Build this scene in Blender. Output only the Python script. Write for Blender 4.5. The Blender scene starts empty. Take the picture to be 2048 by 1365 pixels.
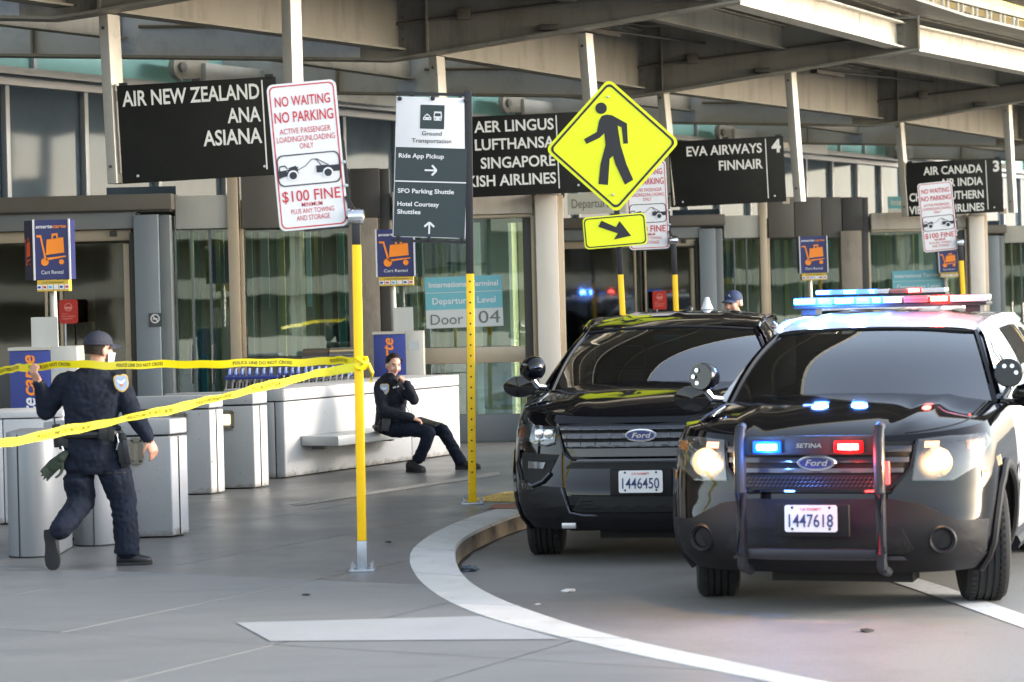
import bpy, bmesh, math, random
from mathutils import Vector, Matrix, noise
from mathutils.bvhtree import BVHTree
random.seed(7)
V = Vector
sc = bpy.context.scene
COL = sc.collection
# ------------------------------------------------------------------ camera
F, ROLL, HOR, HC = 4900.0, 0.025, 583.0, 1.83
cd = bpy.data.cameras.new('camera'); cam = bpy.data.objects.new('camera', cd); COL.objects.link(cam)
cd.sensor_width = 36; cd.lens = F / 2048 * 36
cd.shift_y = -(682.5 - HOR) / 2048
cam.matrix_world = Matrix.Translation((0, 0, HC)) @ Matrix.Rotation(math.radians(90), 4, 'X') @ Matrix.Rotation(-ROLL, 4, 'Z')
cd.clip_start = 0.1; cd.clip_end = 2000
cd.dof.use_dof = True; cd.dof.focus_distance = 21.5; cd.dof.aperture_fstop = 3.6
sc.camera = cam
# ------------------------------------------------------------------ sky and sun
SUN_EL, SUN_AZ = math.radians(15), math.radians(92)      # azimuth clockwise from +Y (view direction)
w = bpy.data.worlds.new('World'); sc.world = w; w.use_nodes = True
nt = w.node_tree; nt.nodes.clear()
sky = nt.nodes.new('ShaderNodeTexSky'); sky.sky_type = 'NISHITA'; sky.sun_disc = False
sky.sun_elevation = SUN_EL; sky.sun_rotation = SUN_AZ; sky.dust_density = 1.0; sky.ozone_density = 1.0
bg = nt.nodes.new('ShaderNodeBackground'); bg.inputs[1].default_value = 0.15
out = nt.nodes.new('ShaderNodeOutputWorld')
hs_ = nt.nodes.new('ShaderNodeHueSaturation'); hs_.inputs['Saturation'].default_value = .55
nt.links.new(sky.outputs[0], hs_.inputs['Color']); nt.links.new(hs_.outputs[0], bg.inputs[0]); nt.links.new(bg.outputs[0], out.inputs[0])
sl = bpy.data.lights.new('sun', 'SUN'); sl.energy = 1.05; sl.angle = math.radians(12); sl.color = (1.0, 0.91, 0.80)
so = bpy.data.objects.new('sun', sl); COL.objects.link(so)
sd = V((math.sin(SUN_AZ) * math.cos(SUN_EL), math.cos(SUN_AZ) * math.cos(SUN_EL), math.sin(SUN_EL)))
so.rotation_euler = sd.to_track_quat('Z', 'Y').to_euler()
sc.view_settings.view_transform = 'Standard'; sc.view_settings.look = 'None'
sc.view_settings.exposure = 2.2; sc.view_settings.gamma = 1; sc.view_settings.use_curve_mapping = False
sc.render.engine = 'CYCLES'
sc.cycles.use_denoising = True
sc.cycles.max_bounces = 8; sc.cycles.transparent_max_bounces = 12
sc.cycles.caustics_reflective = False; sc.cycles.caustics_refractive = False
sc.cycles.sample_clamp_indirect = 6

# ------------------------------------------------------------------ pixel -> place
def ray(x, y):
    dx, dy = (x - 1024) / F, (HOR - y) / F
    c, s = math.cos(ROLL), math.sin(ROLL)
    return dx * c + dy * s, -dx * s + dy * c
def P(x, y, Z):
    u, v = ray(x, y)
    return V((u * Z, Z, HC + v * Z))
def G(x, y, z=0.0):
    u, v = ray(x, y)
    Z = (z - HC) / v
    return V((u * Z, Z, z))
U = V((0.485, 0.874, 0)).normalized()      # along the terminal, away from the camera
N = V((U.y, -U.x, 0))                      # out of the facade, towards the road

# ------------------------------------------------------------------ materials
def lin(c):
    return tuple((v / 12.92 if v <= 0.04045 else ((v + 0.055) / 1.055) ** 2.4) for v in c)
def S(h):
    return lin(tuple(int(h[i:i + 2], 16) / 255 for i in (0, 2, 4)))
MATS = {}
def mat(name, col=(.5, .5, .5), rough=.5, metal=0, var=0, vscale=3, bump=0, bscale=40, coat=0, spec=.5, emit=None, es=0, stretch=(1, 1, 1), rvar=0, dirt=None, dscale=2, dlo=.5, dhi=.7, rand=0):
    if name in MATS: return MATS[name]
    m = bpy.data.materials.new(name); m.use_nodes = True; MATS[name] = m
    t = m.node_tree; b = t.nodes['Principled BSDF']
    b.inputs['Base Color'].default_value = (*col, 1); b.inputs['Roughness'].default_value = rough
    b.inputs['Metallic'].default_value = metal; b.inputs['Coat Weight'].default_value = coat
    b.inputs['Coat Roughness'].default_value = .04
    b.inputs['Specular IOR Level'].default_value = spec
    if emit: b.inputs['Emission Color'].default_value = (*emit, 1); b.inputs['Emission Strength'].default_value = es
    if not (var or bump or rvar or dirt or rand): return m
    tc = t.nodes.new('ShaderNodeTexCoord'); mp = t.nodes.new('ShaderNodeMapping'); mp.inputs['Scale'].default_value = stretch
    geo = t.nodes.new('ShaderNodeNewGeometry'); t.links.new(geo.outputs['Position'], mp.inputs['Vector'])
    last = None
    if var or rvar:
        n = t.nodes.new('ShaderNodeTexNoise'); n.inputs['Scale'].default_value = vscale; n.inputs['Detail'].default_value = 7; n.inputs['Roughness'].default_value = .62
        t.links.new(mp.outputs[0], n.inputs['Vector'])
    if var:
        mr = t.nodes.new('ShaderNodeMapRange'); mr.inputs[1].default_value = .3; mr.inputs[2].default_value = .7
        mr.inputs[3].default_value = 1 - var; mr.inputs[4].default_value = 1 + var
        t.links.new(n.outputs[0], mr.inputs[0])
        mx = t.nodes.new('ShaderNodeVectorMath'); mx.operation = 'SCALE'; mx.inputs[0].default_value = col
        t.links.new(mr.outputs[0], mx.inputs['Scale']); last = mx.outputs[0]
    if rand:
        oi = t.nodes.new('ShaderNodeObjectInfo'); mr = t.nodes.new('ShaderNodeMapRange')
        mr.inputs[3].default_value = 1 - rand; mr.inputs[4].default_value = 1 + rand; t.links.new(oi.outputs['Random'], mr.inputs[0])
        mx = t.nodes.new('ShaderNodeVectorMath'); mx.operation = 'SCALE'; mx.inputs[0].default_value = col
        if last: t.links.new(last, mx.inputs[0])
        t.links.new(mr.outputs[0], mx.inputs['Scale']); last = mx.outputs[0]
    if dirt:
        n2 = t.nodes.new('ShaderNodeTexNoise'); n2.inputs['Scale'].default_value = dscale; n2.inputs['Detail'].default_value = 9; n2.inputs['Roughness'].default_value = .7
        t.links.new(mp.outputs[0], n2.inputs['Vector'])
        mr = t.nodes.new('ShaderNodeMapRange'); mr.inputs[1].default_value = dlo; mr.inputs[2].default_value = dhi
        t.links.new(n2.outputs[0], mr.inputs[0])
        mm = t.nodes.new('ShaderNodeMix'); mm.data_type = 'RGBA'; t.links.new(mr.outputs[0], mm.inputs['Factor'])
        mm.inputs[6].default_value = (*col, 1); mm.inputs[7].default_value = (*dirt, 1)
        if last: t.links.new(last, mm.inputs[6])
        last = mm.outputs[2]
    if last: t.links.new(last, b.inputs['Base Color'])
    if rvar:
        mr = t.nodes.new('ShaderNodeMapRange'); mr.inputs[1].default_value = .3; mr.inputs[2].default_value = .7
        mr.inputs[3].default_value = max(0, rough - rvar); mr.inputs[4].default_value = rough + rvar
        t.links.new(n.outputs[0], mr.inputs[0]); t.links.new(mr.outputs[0], b.inputs['Roughness'])
    if bump:
        n3 = t.nodes.new('ShaderNodeTexNoise'); n3.inputs['Scale'].default_value = bscale; n3.inputs['Detail'].default_value = 5
        t.links.new(mp.outputs[0], n3.inputs['Vector'])
        bp = t.nodes.new('ShaderNodeBump'); bp.inputs['Strength'].default_value = bump; bp.inputs['Distance'].default_value = .01
        t.links.new(n3.outputs[0], bp.inputs['Height']); t.links.new(bp.outputs[0], b.inputs['Normal'])
    return m
def glass(name, tint, refl=.15, rough=.02, wave=0, wscale=1.5):
    if name in MATS: return MATS[name]
    m = bpy.data.materials.new(name); m.use_nodes = True; MATS[name] = m
    t = m.node_tree; t.nodes.clear()
    o = t.nodes.new('ShaderNodeOutputMaterial'); mix = t.nodes.new('ShaderNodeMixShader')
    tr = t.nodes.new('ShaderNodeBsdfTransparent'); tr.inputs[0].default_value = (*tint, 1)
    gl = t.nodes.new('ShaderNodeBsdfGlossy'); gl.inputs['Roughness'].default_value = rough; gl.inputs['Color'].default_value = (.95, .97, 1, 1)
    fr = t.nodes.new('ShaderNodeFresnel'); fr.inputs[0].default_value = 1.5
    ad = t.nodes.new('ShaderNodeMath'); ad.operation = 'ADD'; ad.use_clamp = True; ad.inputs[1].default_value = refl
    t.links.new(fr.outputs[0], ad.inputs[0]); t.links.new(ad.outputs[0], mix.inputs[0])
    t.links.new(tr.outputs[0], mix.inputs[1]); t.links.new(gl.outputs[0], mix.inputs[2]); t.links.new(mix.outputs[0], o.inputs[0])
    if wave:
        geo = t.nodes.new('ShaderNodeNewGeometry'); n = t.nodes.new('ShaderNodeTexNoise'); n.inputs['Scale'].default_value = wscale
        t.links.new(geo.outputs['Position'], n.inputs['Vector'])
        bp = t.nodes.new('ShaderNodeBump'); bp.inputs['Strength'].default_value = wave; bp.inputs['Distance'].default_value = .02
        t.links.new(n.outputs[0], bp.inputs['Height']); t.links.new(bp.outputs[0], gl.inputs['Normal'])
    return m
# ------------------------------------------------------------------ objects
def grime(m, col, h, amt=.8, spots=None):
    """dirt splashed up to height h from the ground; spots: small stains of that colour"""
    t = m.node_tree; b = t.nodes['Principled BSDF']; inp = b.inputs['Base Color']
    src = inp.links[0].from_socket if inp.links else None; c0 = tuple(inp.default_value)
    geo = t.nodes.new('ShaderNodeNewGeometry')
    def mixin(src, fac, c):
        mm = t.nodes.new('ShaderNodeMix'); mm.data_type = 'RGBA'; t.links.new(fac, mm.inputs['Factor'])
        mm.inputs[6].default_value = c0; mm.inputs[7].default_value = (*c, 1)
        if src: t.links.new(src, mm.inputs[6])
        return mm.outputs[2]
    if h:
        sx = t.nodes.new('ShaderNodeSeparateXYZ'); t.links.new(geo.outputs['Position'], sx.inputs[0])
        n = t.nodes.new('ShaderNodeTexNoise'); n.inputs['Scale'].default_value = 14; n.inputs['Detail'].default_value = 8; t.links.new(geo.outputs['Position'], n.inputs['Vector'])
        ml = t.nodes.new('ShaderNodeMath'); ml.operation = 'MULTIPLY_ADD'; ml.inputs[1].default_value = h * 2.2; ml.inputs[2].default_value = -h * .6; t.links.new(n.outputs[0], ml.inputs[0])
        sb = t.nodes.new('ShaderNodeMath'); sb.operation = 'SUBTRACT'; t.links.new(ml.outputs[0], sb.inputs[0]); t.links.new(sx.outputs[2], sb.inputs[1])
        mr = t.nodes.new('ShaderNodeMapRange'); mr.inputs[1].default_value = -h * .3; mr.inputs[2].default_value = h * .4; mr.inputs[4].default_value = amt; t.links.new(sb.outputs[0], mr.inputs[0])
        src = mixin(src, mr.outputs[0], col)
    if spots:
        for sc_, th_, a_ in spots:
            v = t.nodes.new('ShaderNodeTexVoronoi'); v.inputs['Scale'].default_value = sc_; t.links.new(geo.outputs['Position'], v.inputs['Vector'])
            mr = t.nodes.new('ShaderNodeMapRange'); mr.inputs[1].default_value = th_ * 1.25; mr.inputs[2].default_value = th_ * .7; mr.inputs[3].default_value = 0; mr.inputs[4].default_value = a_; t.links.new(v.outputs['Distance'], mr.inputs[0])
            src = mixin(src, mr.outputs[0], col)
    t.links.new(src, inp)
    return m
MW = {}
def ident(o): return MW.get(o.name, Matrix.Identity(4)) if o else Matrix.Identity(4)
def thing(name, label, cat, loc=(0, 0, 0), rz=0, group=None, parent=None, kind=None):
    o = bpy.data.objects.new(name, None); COL.objects.link(o)
    o.location = loc; o.rotation_euler = (0, 0, rz); o.empty_display_size = .2
    if label: o['label'] = label
    if cat: o['category'] = cat
    if group: o['group'] = group
    if kind: o['kind'] = kind
    MW[o.name] = Matrix.Translation(loc) @ Matrix.Rotation(rz, 4, 'Z')
    return o
def J(*vfs):
    vs, fs = [], []
    for a in vfs:
        k = len(vs); vs += a[0]; fs += [tuple(i + k for i in f) for f in a[1]]
    return vs, fs
def mk(name, vf, m, parent=None, *a, **k):
    if isinstance(vf, list):
        o = [mk_one(name, v, m, parent, *a, **k) for v in vf]; return o[0]
    return mk_one(name, vf, m, parent, *a, **k)
def JL(*v): return list(v)
def mk_one(name, vf, m, parent=None, smooth=False, bev=0, local=False, label=None, kind=None, cat=None, group=None, fm=None, auto=35, cleanup=False):
    vs, fs = vf[0], vf[1]
    M = ident(parent)
    if not local:
        Mi = M.inverted(); vs = [Mi @ V(v) for v in vs]
    me = bpy.data.meshes.new(name); me.from_pydata([tuple(v) for v in vs], [], fs)
    for q in (m if isinstance(m, (list, tuple)) else [m]): me.materials.append(q)
    if fm:
        for p, i in zip(me.polygons, fm): p.material_index = i
    bm = bmesh.new(); bm.from_mesh(me)
    if cleanup: bmesh.ops.remove_doubles(bm, verts=bm.verts, dist=1e-5)
    bmesh.ops.recalc_face_normals(bm, faces=bm.faces)
    if bev:
        es = [e for e in bm.edges if len(e.link_faces) == 2 and e.calc_face_angle(0) > .5]
        bmesh.ops.bevel(bm, geom=es, offset=bev, segments=2, affect='EDGES', profile=.6, clamp_overlap=True)
    bm.to_mesh(me); bm.free()
    if smooth or bev:
        me.polygons.foreach_set('use_smooth', [True] * len(me.polygons))
        try: me.set_sharp_from_angle(angle=math.radians(auto))
        except Exception: pass
    o = bpy.data.objects.new(name, me); COL.objects.link(o)
    if parent: o.parent = parent; MW[o.name] = M
    if label: o['label'] = label
    if kind: o['kind'] = kind
    if cat: o['category'] = cat
    if group: o['group'] = group
    return o
def tag(o, label, cat, group=None):
    o['label'] = label; o['category'] = cat
    if group: o['group'] = group
    return o
def copy_tree(o, loc=None, rz=None, parent=None):
    c = o.copy(); COL.objects.link(c)
    if parent: c.parent = parent
    if loc is not None: c.location = loc
    if rz is not None: c.rotation_euler = (0, 0, rz)
    for ch in o.children: copy_tree(ch, parent=c)
    return c
# ------------------------------------------------------------------ shapes
def box(c, s, R=None):
    c = V(c); vs = []
    for x in (-.5, .5):
        for y in (-.5, .5):
            for z in (-.5, .5):
                v = V((x * s[0], y * s[1], z * s[2]))
                if R: v = R @ v
                vs.append(c + v)
    return vs, [(0, 1, 3, 2), (4, 6, 7, 5), (0, 4, 5, 1), (2, 3, 7, 6), (0, 2, 6, 4), (1, 5, 7, 3)]
def bb(x0, x1, y0, y1, z0, z1):
    return box(((x0 + x1) / 2, (y0 + y1) / 2, (z0 + z1) / 2), (abs(x1 - x0), abs(y1 - y0), abs(z1 - z0)))
def RZ(a): return Matrix.Rotation(a, 3, 'Z')
RU = Matrix((( N.x, U.x, 0), (N.y, U.y, 0), (0, 0, 1)))     # local x = N (out to the road), y = U (along)
def basis(d, up=V((0, 0, 1))):
    d = V(d).normalized()
    a = d.cross(up)
    if a.length < 1e-3: a = d.cross(V((1, 0, 0)))
    a.normalize(); b = a.cross(d).normalized()
    return a, b, d
def tube(pts, r, n=8, caps=True, closed=False, flat=1, up=V((0, 0, 1))):
    pts = [V(p) for p in pts]; m = len(pts)
    rs = r if isinstance(r, (list, tuple)) else [r] * m
    vs, fs = [], []
    for i, p in enumerate(pts):
        if closed: d = pts[(i + 1) % m] - pts[i - 1]
        else: d = (pts[min(i + 1, m - 1)] - pts[max(i - 1, 0)])
        a, b, _ = basis(d, up)
        for k in range(n):
            t = 2 * math.pi * k / n
            vs.append(p + a * math.cos(t) * rs[i] + b * math.sin(t) * rs[i] * flat)
    for i in range(m if closed else m - 1):
        for k in range(n):
            j = (i + 1) % m
            fs.append((i * n + k, i * n + (k + 1) % n, j * n + (k + 1) % n, j * n + k))
    if caps and not closed:
        fs.append(tuple(range(n))[::-1]); fs.append(tuple((m - 1) * n + k for k in range(n)))
    return vs, fs
def bar(p, q, w, h, up=V((0, 0, 1))):
    p, q = V(p), V(q); a, b, d = basis(q - p, up)
    vs = []
    for o in (p, q):
        for i, j in ((-1, -1), (1, -1), (1, 1), (-1, 1)):
            vs.append(o + a * i * w / 2 + b * j * h / 2)
    return vs, [(0, 1, 2, 3), (7, 6, 5, 4), (0, 4, 5, 1), (1, 5, 6, 2), (2, 6, 7, 3), (3, 7, 4, 0)]
def ell(c, r, M=None, n=16, m=10):
    vs, fs = [], []
    for i in range(m + 1):
        t = math.pi * i / m
        for k in range(n):
            p = 2 * math.pi * k / n
            v = V((r[0] * math.sin(t) * math.cos(p), r[1] * math.sin(t) * math.sin(p), r[2] * math.cos(t)))
            if M: v = M @ v
            vs.append(V(c) + v)
    for i in range(m):
        for k in range(n):
            fs.append((i * n + k, i * n + (k + 1) % n, (i + 1) * n + (k + 1) % n, (i + 1) * n + k))
    return vs, fs
def lathe(prof, o, axis=V((0, 0, 1)), n=24):
    a, b, d = basis(axis, V((0, 1, 0)) if abs(V(axis).normalized().z) > .9 else V((0, 0, 1)))
    vs, fs = [], []
    for r, h in prof:
        for k in range(n):
            t = 2 * math.pi * k / n
            vs.append(V(o) + a * math.cos(t) * r + b * math.sin(t) * r + d * h)
    for i in range(len(prof) - 1):
        for k in range(n):
            fs.append((i * n + k, i * n + (k + 1) % n, (i + 1) * n + (k + 1) % n, (i + 1) * n + k))
    if prof[0][0] > 1e-4: fs.append(tuple(range(n))[::-1])
    if prof[-1][0] > 1e-4: fs.append(tuple((len(prof) - 1) * n + k for k in range(n)))
    return vs, fs
class Fr:
    """a flat frame: origin, unit axes; pt(a,b,off) in metres"""
    def __init__(s, O, ex, ey):
        s.O, s.ex = V(O), V(ex).normalized(); ey = V(ey); s.ey = (ey - s.ex * ey.dot(s.ex)).normalized(); s.n = s.ex.cross(s.ey)
        s.w = V(ex).length; s.h = ey.length
    def pt(s, a, b, off=0): return s.O + s.ex * a + s.ey * b + s.n * off
def pxframe(bl, br, tl, Z, Z2=None):
    a = P(*bl, Z); b = P(*br, Z2 or Z); c = P(*tl, Z)
    return Fr(a, b - a, c - a)
def poly(fr, pts, off=0, th=0, rel=False):
    if rel: pts = [(a * fr.w, b * fr.h) for a, b in pts]
    n = len(pts)
    vs = [fr.pt(a, b, off) for a, b in pts]
    if not th: return vs, [tuple(range(n))]
    vs += [fr.pt(a, b, off - th) for a, b in pts]
    return vs, [tuple(range(n)), tuple(range(2 * n - 1, n - 1, -1))] + [(i, i + n, (i + 1) % n + n, (i + 1) % n) for i in range(n)]
def rrect(x0, x1, y0, y1, r, k=5):
    pts = []
    for cx, cy, a0 in ((x1 - r, y1 - r, 0), (x0 + r, y1 - r, 90), (x0 + r, y0 + r, 180), (x1 - r, y0 + r, 270)):
        for i in range(k + 1):
            a = math.radians(a0 + 90 * i / k); pts.append((cx + r * math.cos(a), cy + r * math.sin(a)))
    return pts
def ring(fr, outer, inner, off):
    n = len(outer)
    vs = [fr.pt(*p, off) for p in outer] + [fr.pt(*p, off) for p in inner]
    return vs, [(i, (i + 1) % n, (i + 1) % n + n, i + n) for i in range(n)]
def circ(cx, cy, r, n=20, ry=None):
    return [(cx + r * math.cos(2 * math.pi * i / n), cy + (ry or r) * math.sin(2 * math.pi * i / n)) for i in range(n)]
_H = {}
def text2d(s, bold=0.0, res=3):
    cu = bpy.data.curves.new('t', 'FONT'); cu.body = s; cu.size = 1; cu.offset = bold; cu.resolution_u = res; cu.fill_mode = 'BOTH'
    ob = bpy.data.objects.new('t', cu)
    me = bpy.data.meshes.new_from_object(ob)
    vs = [(v.co.x, v.co.y) for v in me.vertices]; fs = [tuple(p.vertices) for p in me.polygons]
    bpy.data.objects.remove(ob); bpy.data.curves.remove(cu); bpy.data.meshes.remove(me)
    return vs, fs
def text(fr, s, x, y, h, off=.004, align='L', width=None, bold=.02, shear=0, rot=0, res=3, mapf=None):
    """text with cap height h, baseline at y; width squeezes it"""
    if 'H' not in _H: _H['H'] = max(v[1] for v in text2d('H')[0])
    vs, fs = text2d(s, bold, res)
    k = h / _H['H']
    x0 = min(v[0] for v in vs); x1 = max(v[0] for v in vs)
    kx = k if width is None else width / (x1 - x0)
    W = (x1 - x0) * kx
    ox = {'L': 0, 'C': -W / 2, 'R': -W}[align]
    o = []
    cr, sr = math.cos(rot), math.sin(rot)
    for a, b in vs:
        q = (a - x0) * kx + ox + shear * b * k; r_ = b * k
        a2, b2 = x + q * cr - r_ * sr, y + q * sr + r_ * cr
        o.append(mapf(a2, b2) if mapf else fr.pt(a2, b2, off))
    return o, fs
def grid(fn, nu, nv):
    vs = [V(fn(i / nu, j / nv)) for i in range(nu + 1) for j in range(nv + 1)]
    fs = [(i * (nv + 1) + j, i * (nv + 1) + j + 1, (i + 1) * (nv + 1) + j + 1, (i + 1) * (nv + 1) + j) for i in range(nu) for j in range(nv)]
    return vs, fs
def lerp(a, b, t): return a + (b - a) * t
def interp(x, xs, ys):
    if x <= xs[0]: return ys[0]
    for i in range(1, len(xs)):
        if x <= xs[i]: return lerp(ys[i - 1], ys[i], (x - xs[i - 1]) / (xs[i] - xs[i - 1]))
    return ys[-1]
# ================================================================== GROUND
ROADZ = -.13
outer_px = [(993, 1019), (955, 1030), (920, 1043), (885, 1058), (855, 1075), (832, 1091), (819, 1108), (819, 1130), (838, 1162), (872, 1190), (905, 1208), (941, 1224), (990, 1241), (1044, 1256), (1148, 1281), (1237, 1303), (1340, 1325), (1440, 1345), (1530, 1363)]
inner_px = [(1039, 1029), (1012, 1038), (993, 1046), (966, 1057), (941, 1069), (921, 1082), (910, 1096), (912, 1122), (924, 1146), (941, 1163), (958, 1176), (985, 1190), (1020, 1206), (1065, 1222), (1148, 1250), (1251, 1278), (1340, 1298), (1450, 1320), (1650, 1363)]
def resample(pts, n):
    L = [0]
    for a, b in zip(pts, pts[1:]): L.append(L[-1] + (b - a).length)
    o = []
    for i in range(n):
        t = L[-1] * i / (n - 1); k = max(j for j in range(len(L)) if L[j] <= t + 1e-9); k = min(k, len(pts) - 2)
        o.append(pts[k].lerp(pts[k + 1], (t - L[k]) / (L[k + 1] - L[k])))
    return o
def smoothp(pts, it=3):
    for _ in range(it):
        pts = [pts[0]] + [(pts[i - 1] + pts[i] * 2 + pts[i + 1]) / 4 for i in range(1, len(pts) - 1)] + [pts[-1]]
    return pts
co = smoothp(resample([G(*p) for p in outer_px], 60), 4); ci = smoothp(resample([G(*p) for p in inner_px], 60), 4)
co = [co[0] + U * 60, co[0] + U * 4] + co + [co[-1] + (co[-1] - co[-2]).normalized() * 14]
ci = [co[0] + N * .3, ci[0] + U * 4] + ci + [co[-1] + (ci[-1] - ci[-2]).normalized() * .3 + V((.05, .3, 0))]
def hull(pts):
    pts = sorted({(round(p[0], 5), round(p[1], 5)) for p in pts})
    def half(ps):
        h = []
        for p in ps:
            while len(h) > 1 and (h[-1][0] - h[-2][0]) * (p[1] - h[-2][1]) - (h[-1][1] - h[-2][1]) * (p[0] - h[-2][0]) <= 0: h.pop()
            h.append(p)
        return h[:-1]
    return half(pts) + half(pts[::-1])       # counter-clockwise
BAY = hull([(p.x, p.y) for p in co] + [(60, 110), (60, -10)])
BAYI = hull([(p.x, p.y) for p in ci] + [(60, 110), (60, -10)])
def cut(pl, a, b, side):
    """part of convex pl on the left (side=1) or right (-1) of line a->b"""
    o = []
    def d(p): return side * ((b[0] - a[0]) * (p[1] - a[1]) - (b[1] - a[1]) * (p[0] - a[0]))
    for i in range(len(pl)):
        p, q = pl[i], pl[(i + 1) % len(pl)]; dp, dq = d(p), d(q)
        if dp >= 0: o.append(p)
        if (dp > 0 and dq < 0) or (dp < 0 and dq > 0):
            t = dp / (dp - dq); o.append((p[0] + (q[0] - p[0]) * t, p[1] + (q[1] - p[1]) * t))
    return o
def area(p): return abs(sum(p[i][0] * p[(i + 1) % len(p)][1] - p[(i + 1) % len(p)][0] * p[i][1] for i in range(len(p)))) / 2
def minus(pl, conv):
    o = []; rest = pl
    for i in range(len(conv)):
        a, b = conv[i], conv[(i + 1) % len(conv)]
        x = cut(rest, a, b, -1)
        if len(x) > 2 and area(x) > 1e-5: o.append(x)
        rest = cut(rest, a, b, 1)
        if len(rest) < 3 or area(rest) < 1e-5: break
    return o
M_base = mat('joint_mortar', S('7c7a76'), .8, var=.2)
M_slab = mat('paving_stone', S('6b6b6a'), .38, var=.07, vscale=1.3, rvar=.08, bump=.1, bscale=90, dirt=S('66686a'), dscale=3.0, dlo=.5, dhi=.8, rand=.05, spec=.5)
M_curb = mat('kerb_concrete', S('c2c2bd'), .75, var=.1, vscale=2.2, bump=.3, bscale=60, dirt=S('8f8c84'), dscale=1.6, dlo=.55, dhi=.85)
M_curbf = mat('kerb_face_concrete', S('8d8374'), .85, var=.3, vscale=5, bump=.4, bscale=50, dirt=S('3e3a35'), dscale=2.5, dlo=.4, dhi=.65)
M_road = mat('road_concrete', S('8d8c89'), .62, var=.07, vscale=.35, bump=.35, bscale=120, dirt=S('6a6862'), dscale=.5, dlo=.45, dhi=.8, rvar=.1)
M_line = mat('road_paint', S('e2e4e6'), .6, var=.08, vscale=8, dirt=S('a6a6a3'), dscale=12, dlo=.55, dhi=.75)
rt = minus([(-60, -12), (40, -12), (40, 110), (-60, 110)], BAY)
vf = J(*[([V((x, y, -.03)) for x, y in p], [tuple(range(len(p)))]) for p in rt])
mk('sidewalk_base', vf, M_base, kind='structure')
side = thing('sidewalk', None, None, kind='structure')
M_slab2 = mat('near_paving_concrete', S('7b7c7c'), .55, var=.07, vscale=2.0, rvar=.06, bump=.25, bscale=110, dirt=S('6e7072'), dscale=2.5, dlo=.5, dhi=.8, rand=.03, stretch=(.35, 1.6, 1))
grime(M_slab2, S('565655'), 0, spots=[(2.3, .02, .5), (7.0, .05, .3), (30, .2, .25)])
UB = G(400, 1150).dot(U)
grime(M_slab, S('3f3f3e'), 0, spots=[(2.3, .025, .5), (7.0, .05, .3), (.9, .012, .6)])
grime(M_road, S('5a5955'), 0, spots=[(1.7, .02, .5), (6.0, .05, .3), (26, .2, .3)])
grime(M_curb, S('5d5a54'), 0, spots=[(6.0, .07, .5), (2.0, .04, .7)])
# slabs: bands parallel to the terminal; joint lines through two measured points
o1 = G(337, 1134).dot(N); LU, WV = 2.55, 1.43
ju = G(300, 1025).dot(U); ju = G(400, 1150).dot(U)
patch = [G(473, 1247), G(541, 1284), G(1120, 1280), G(960, 1234)]
nsl = 0
far_vf = []
for i in range(-9, 9):
    for j in range(-6, 20):
        n0 = o1 + i * WV; u0 = ju + j * LU + (0 if i % 2 == 0 else 0)
        g = .004
        qs = [N * a + U * b for a, b in ((n0 + g, u0 + g), (n0 + WV - g, u0 + g), (n0 + WV - g, u0 + LU - g), (n0 + g, u0 + LU - g))]
        cx = sum((q for q in qs), V((0, 0, 0))) / 4
        if cx.y < 6.5 or cx.y > 46 or abs(cx.x / cx.y) > .42: continue
        ps = minus([(q.x, q.y) for q in qs], BAY)
        if not ps: continue
        if cx.y < 34 and len(ps) == 1 and len(ps[0]) == 4:
            n = 4; dz = random.uniform(-.001, .001)
            top = [V((x, y, dz)) for x, y in ps[0]]
            vs = top + [v - V((0, 0, .025)) for v in top]
            mk('paving_slab', (vs, [(0, 1, 2, 3)] + [(k, k + 4, (k + 1) % 4 + 4, (k + 1) % 4) for k in range(4)]), M_slab if u0 + LU / 2 > UB else M_slab2, side); nsl += 1
        elif cx.y < 34:
            mk('paving_slab', J(*[([V((x, y, 0)) for x, y in p], [tuple(range(len(p)))]) for p in ps]), M_slab if u0 + LU / 2 > UB else M_slab2, side); nsl += 1
        else:
            far_vf += [([V((x, y, 0)) for x, y in p], [tuple(range(len(p)))]) for p in ps]
mk('far_paving', J(*far_vf), M_slab, side, kind='stuff')
mk('concrete_patch', ([q + V((0, 0, .004)) for q in patch], [(0, 1, 2, 3)]), mat('patch_concrete', S('a3a5a7'), .55, var=.06, vscale=2, bump=.2), side, kind='structure')
# band of rough gravel joint across the walk
gp = [G(575, 1010), G(600, 1012), G(1000, 951), G(1000, 944)]
mk('rough_joint_strip', ([q + V((0, 0, .004)) for q in gp], [(0, 1, 2, 3)]), mat('rough_strip', S('96928a'), .9, var=.5, vscale=40, bump=1, bscale=120), side, kind='structure')
# kerb: segments
def kerb_seg(a, b):
    seg = []
    o_, i_ = co[a:b + 1], ci[a:b + 1]
    n = len(o_); vs = []
    for p, q in zip(o_, i_):
        d = (q - p).normalized()
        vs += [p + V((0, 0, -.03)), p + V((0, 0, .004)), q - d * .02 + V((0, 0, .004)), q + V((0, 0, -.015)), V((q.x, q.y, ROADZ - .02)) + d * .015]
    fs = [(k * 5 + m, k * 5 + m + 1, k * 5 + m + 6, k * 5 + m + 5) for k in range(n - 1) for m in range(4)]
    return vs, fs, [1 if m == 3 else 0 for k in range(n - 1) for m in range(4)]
kerb = thing('kerb', None, None, kind='structure')
cuts = [0, 1, 2, 10, 20, 30, 40, 50, len(co) - 2, len(co) - 1]
for a, b in zip(cuts, cuts[1:]):
    r = kerb_seg(a, b)
    mk('kerbstone', r[:2], [M_curb, M_curbf], kerb, smooth=True, fm=r[2], auto=50)
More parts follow.
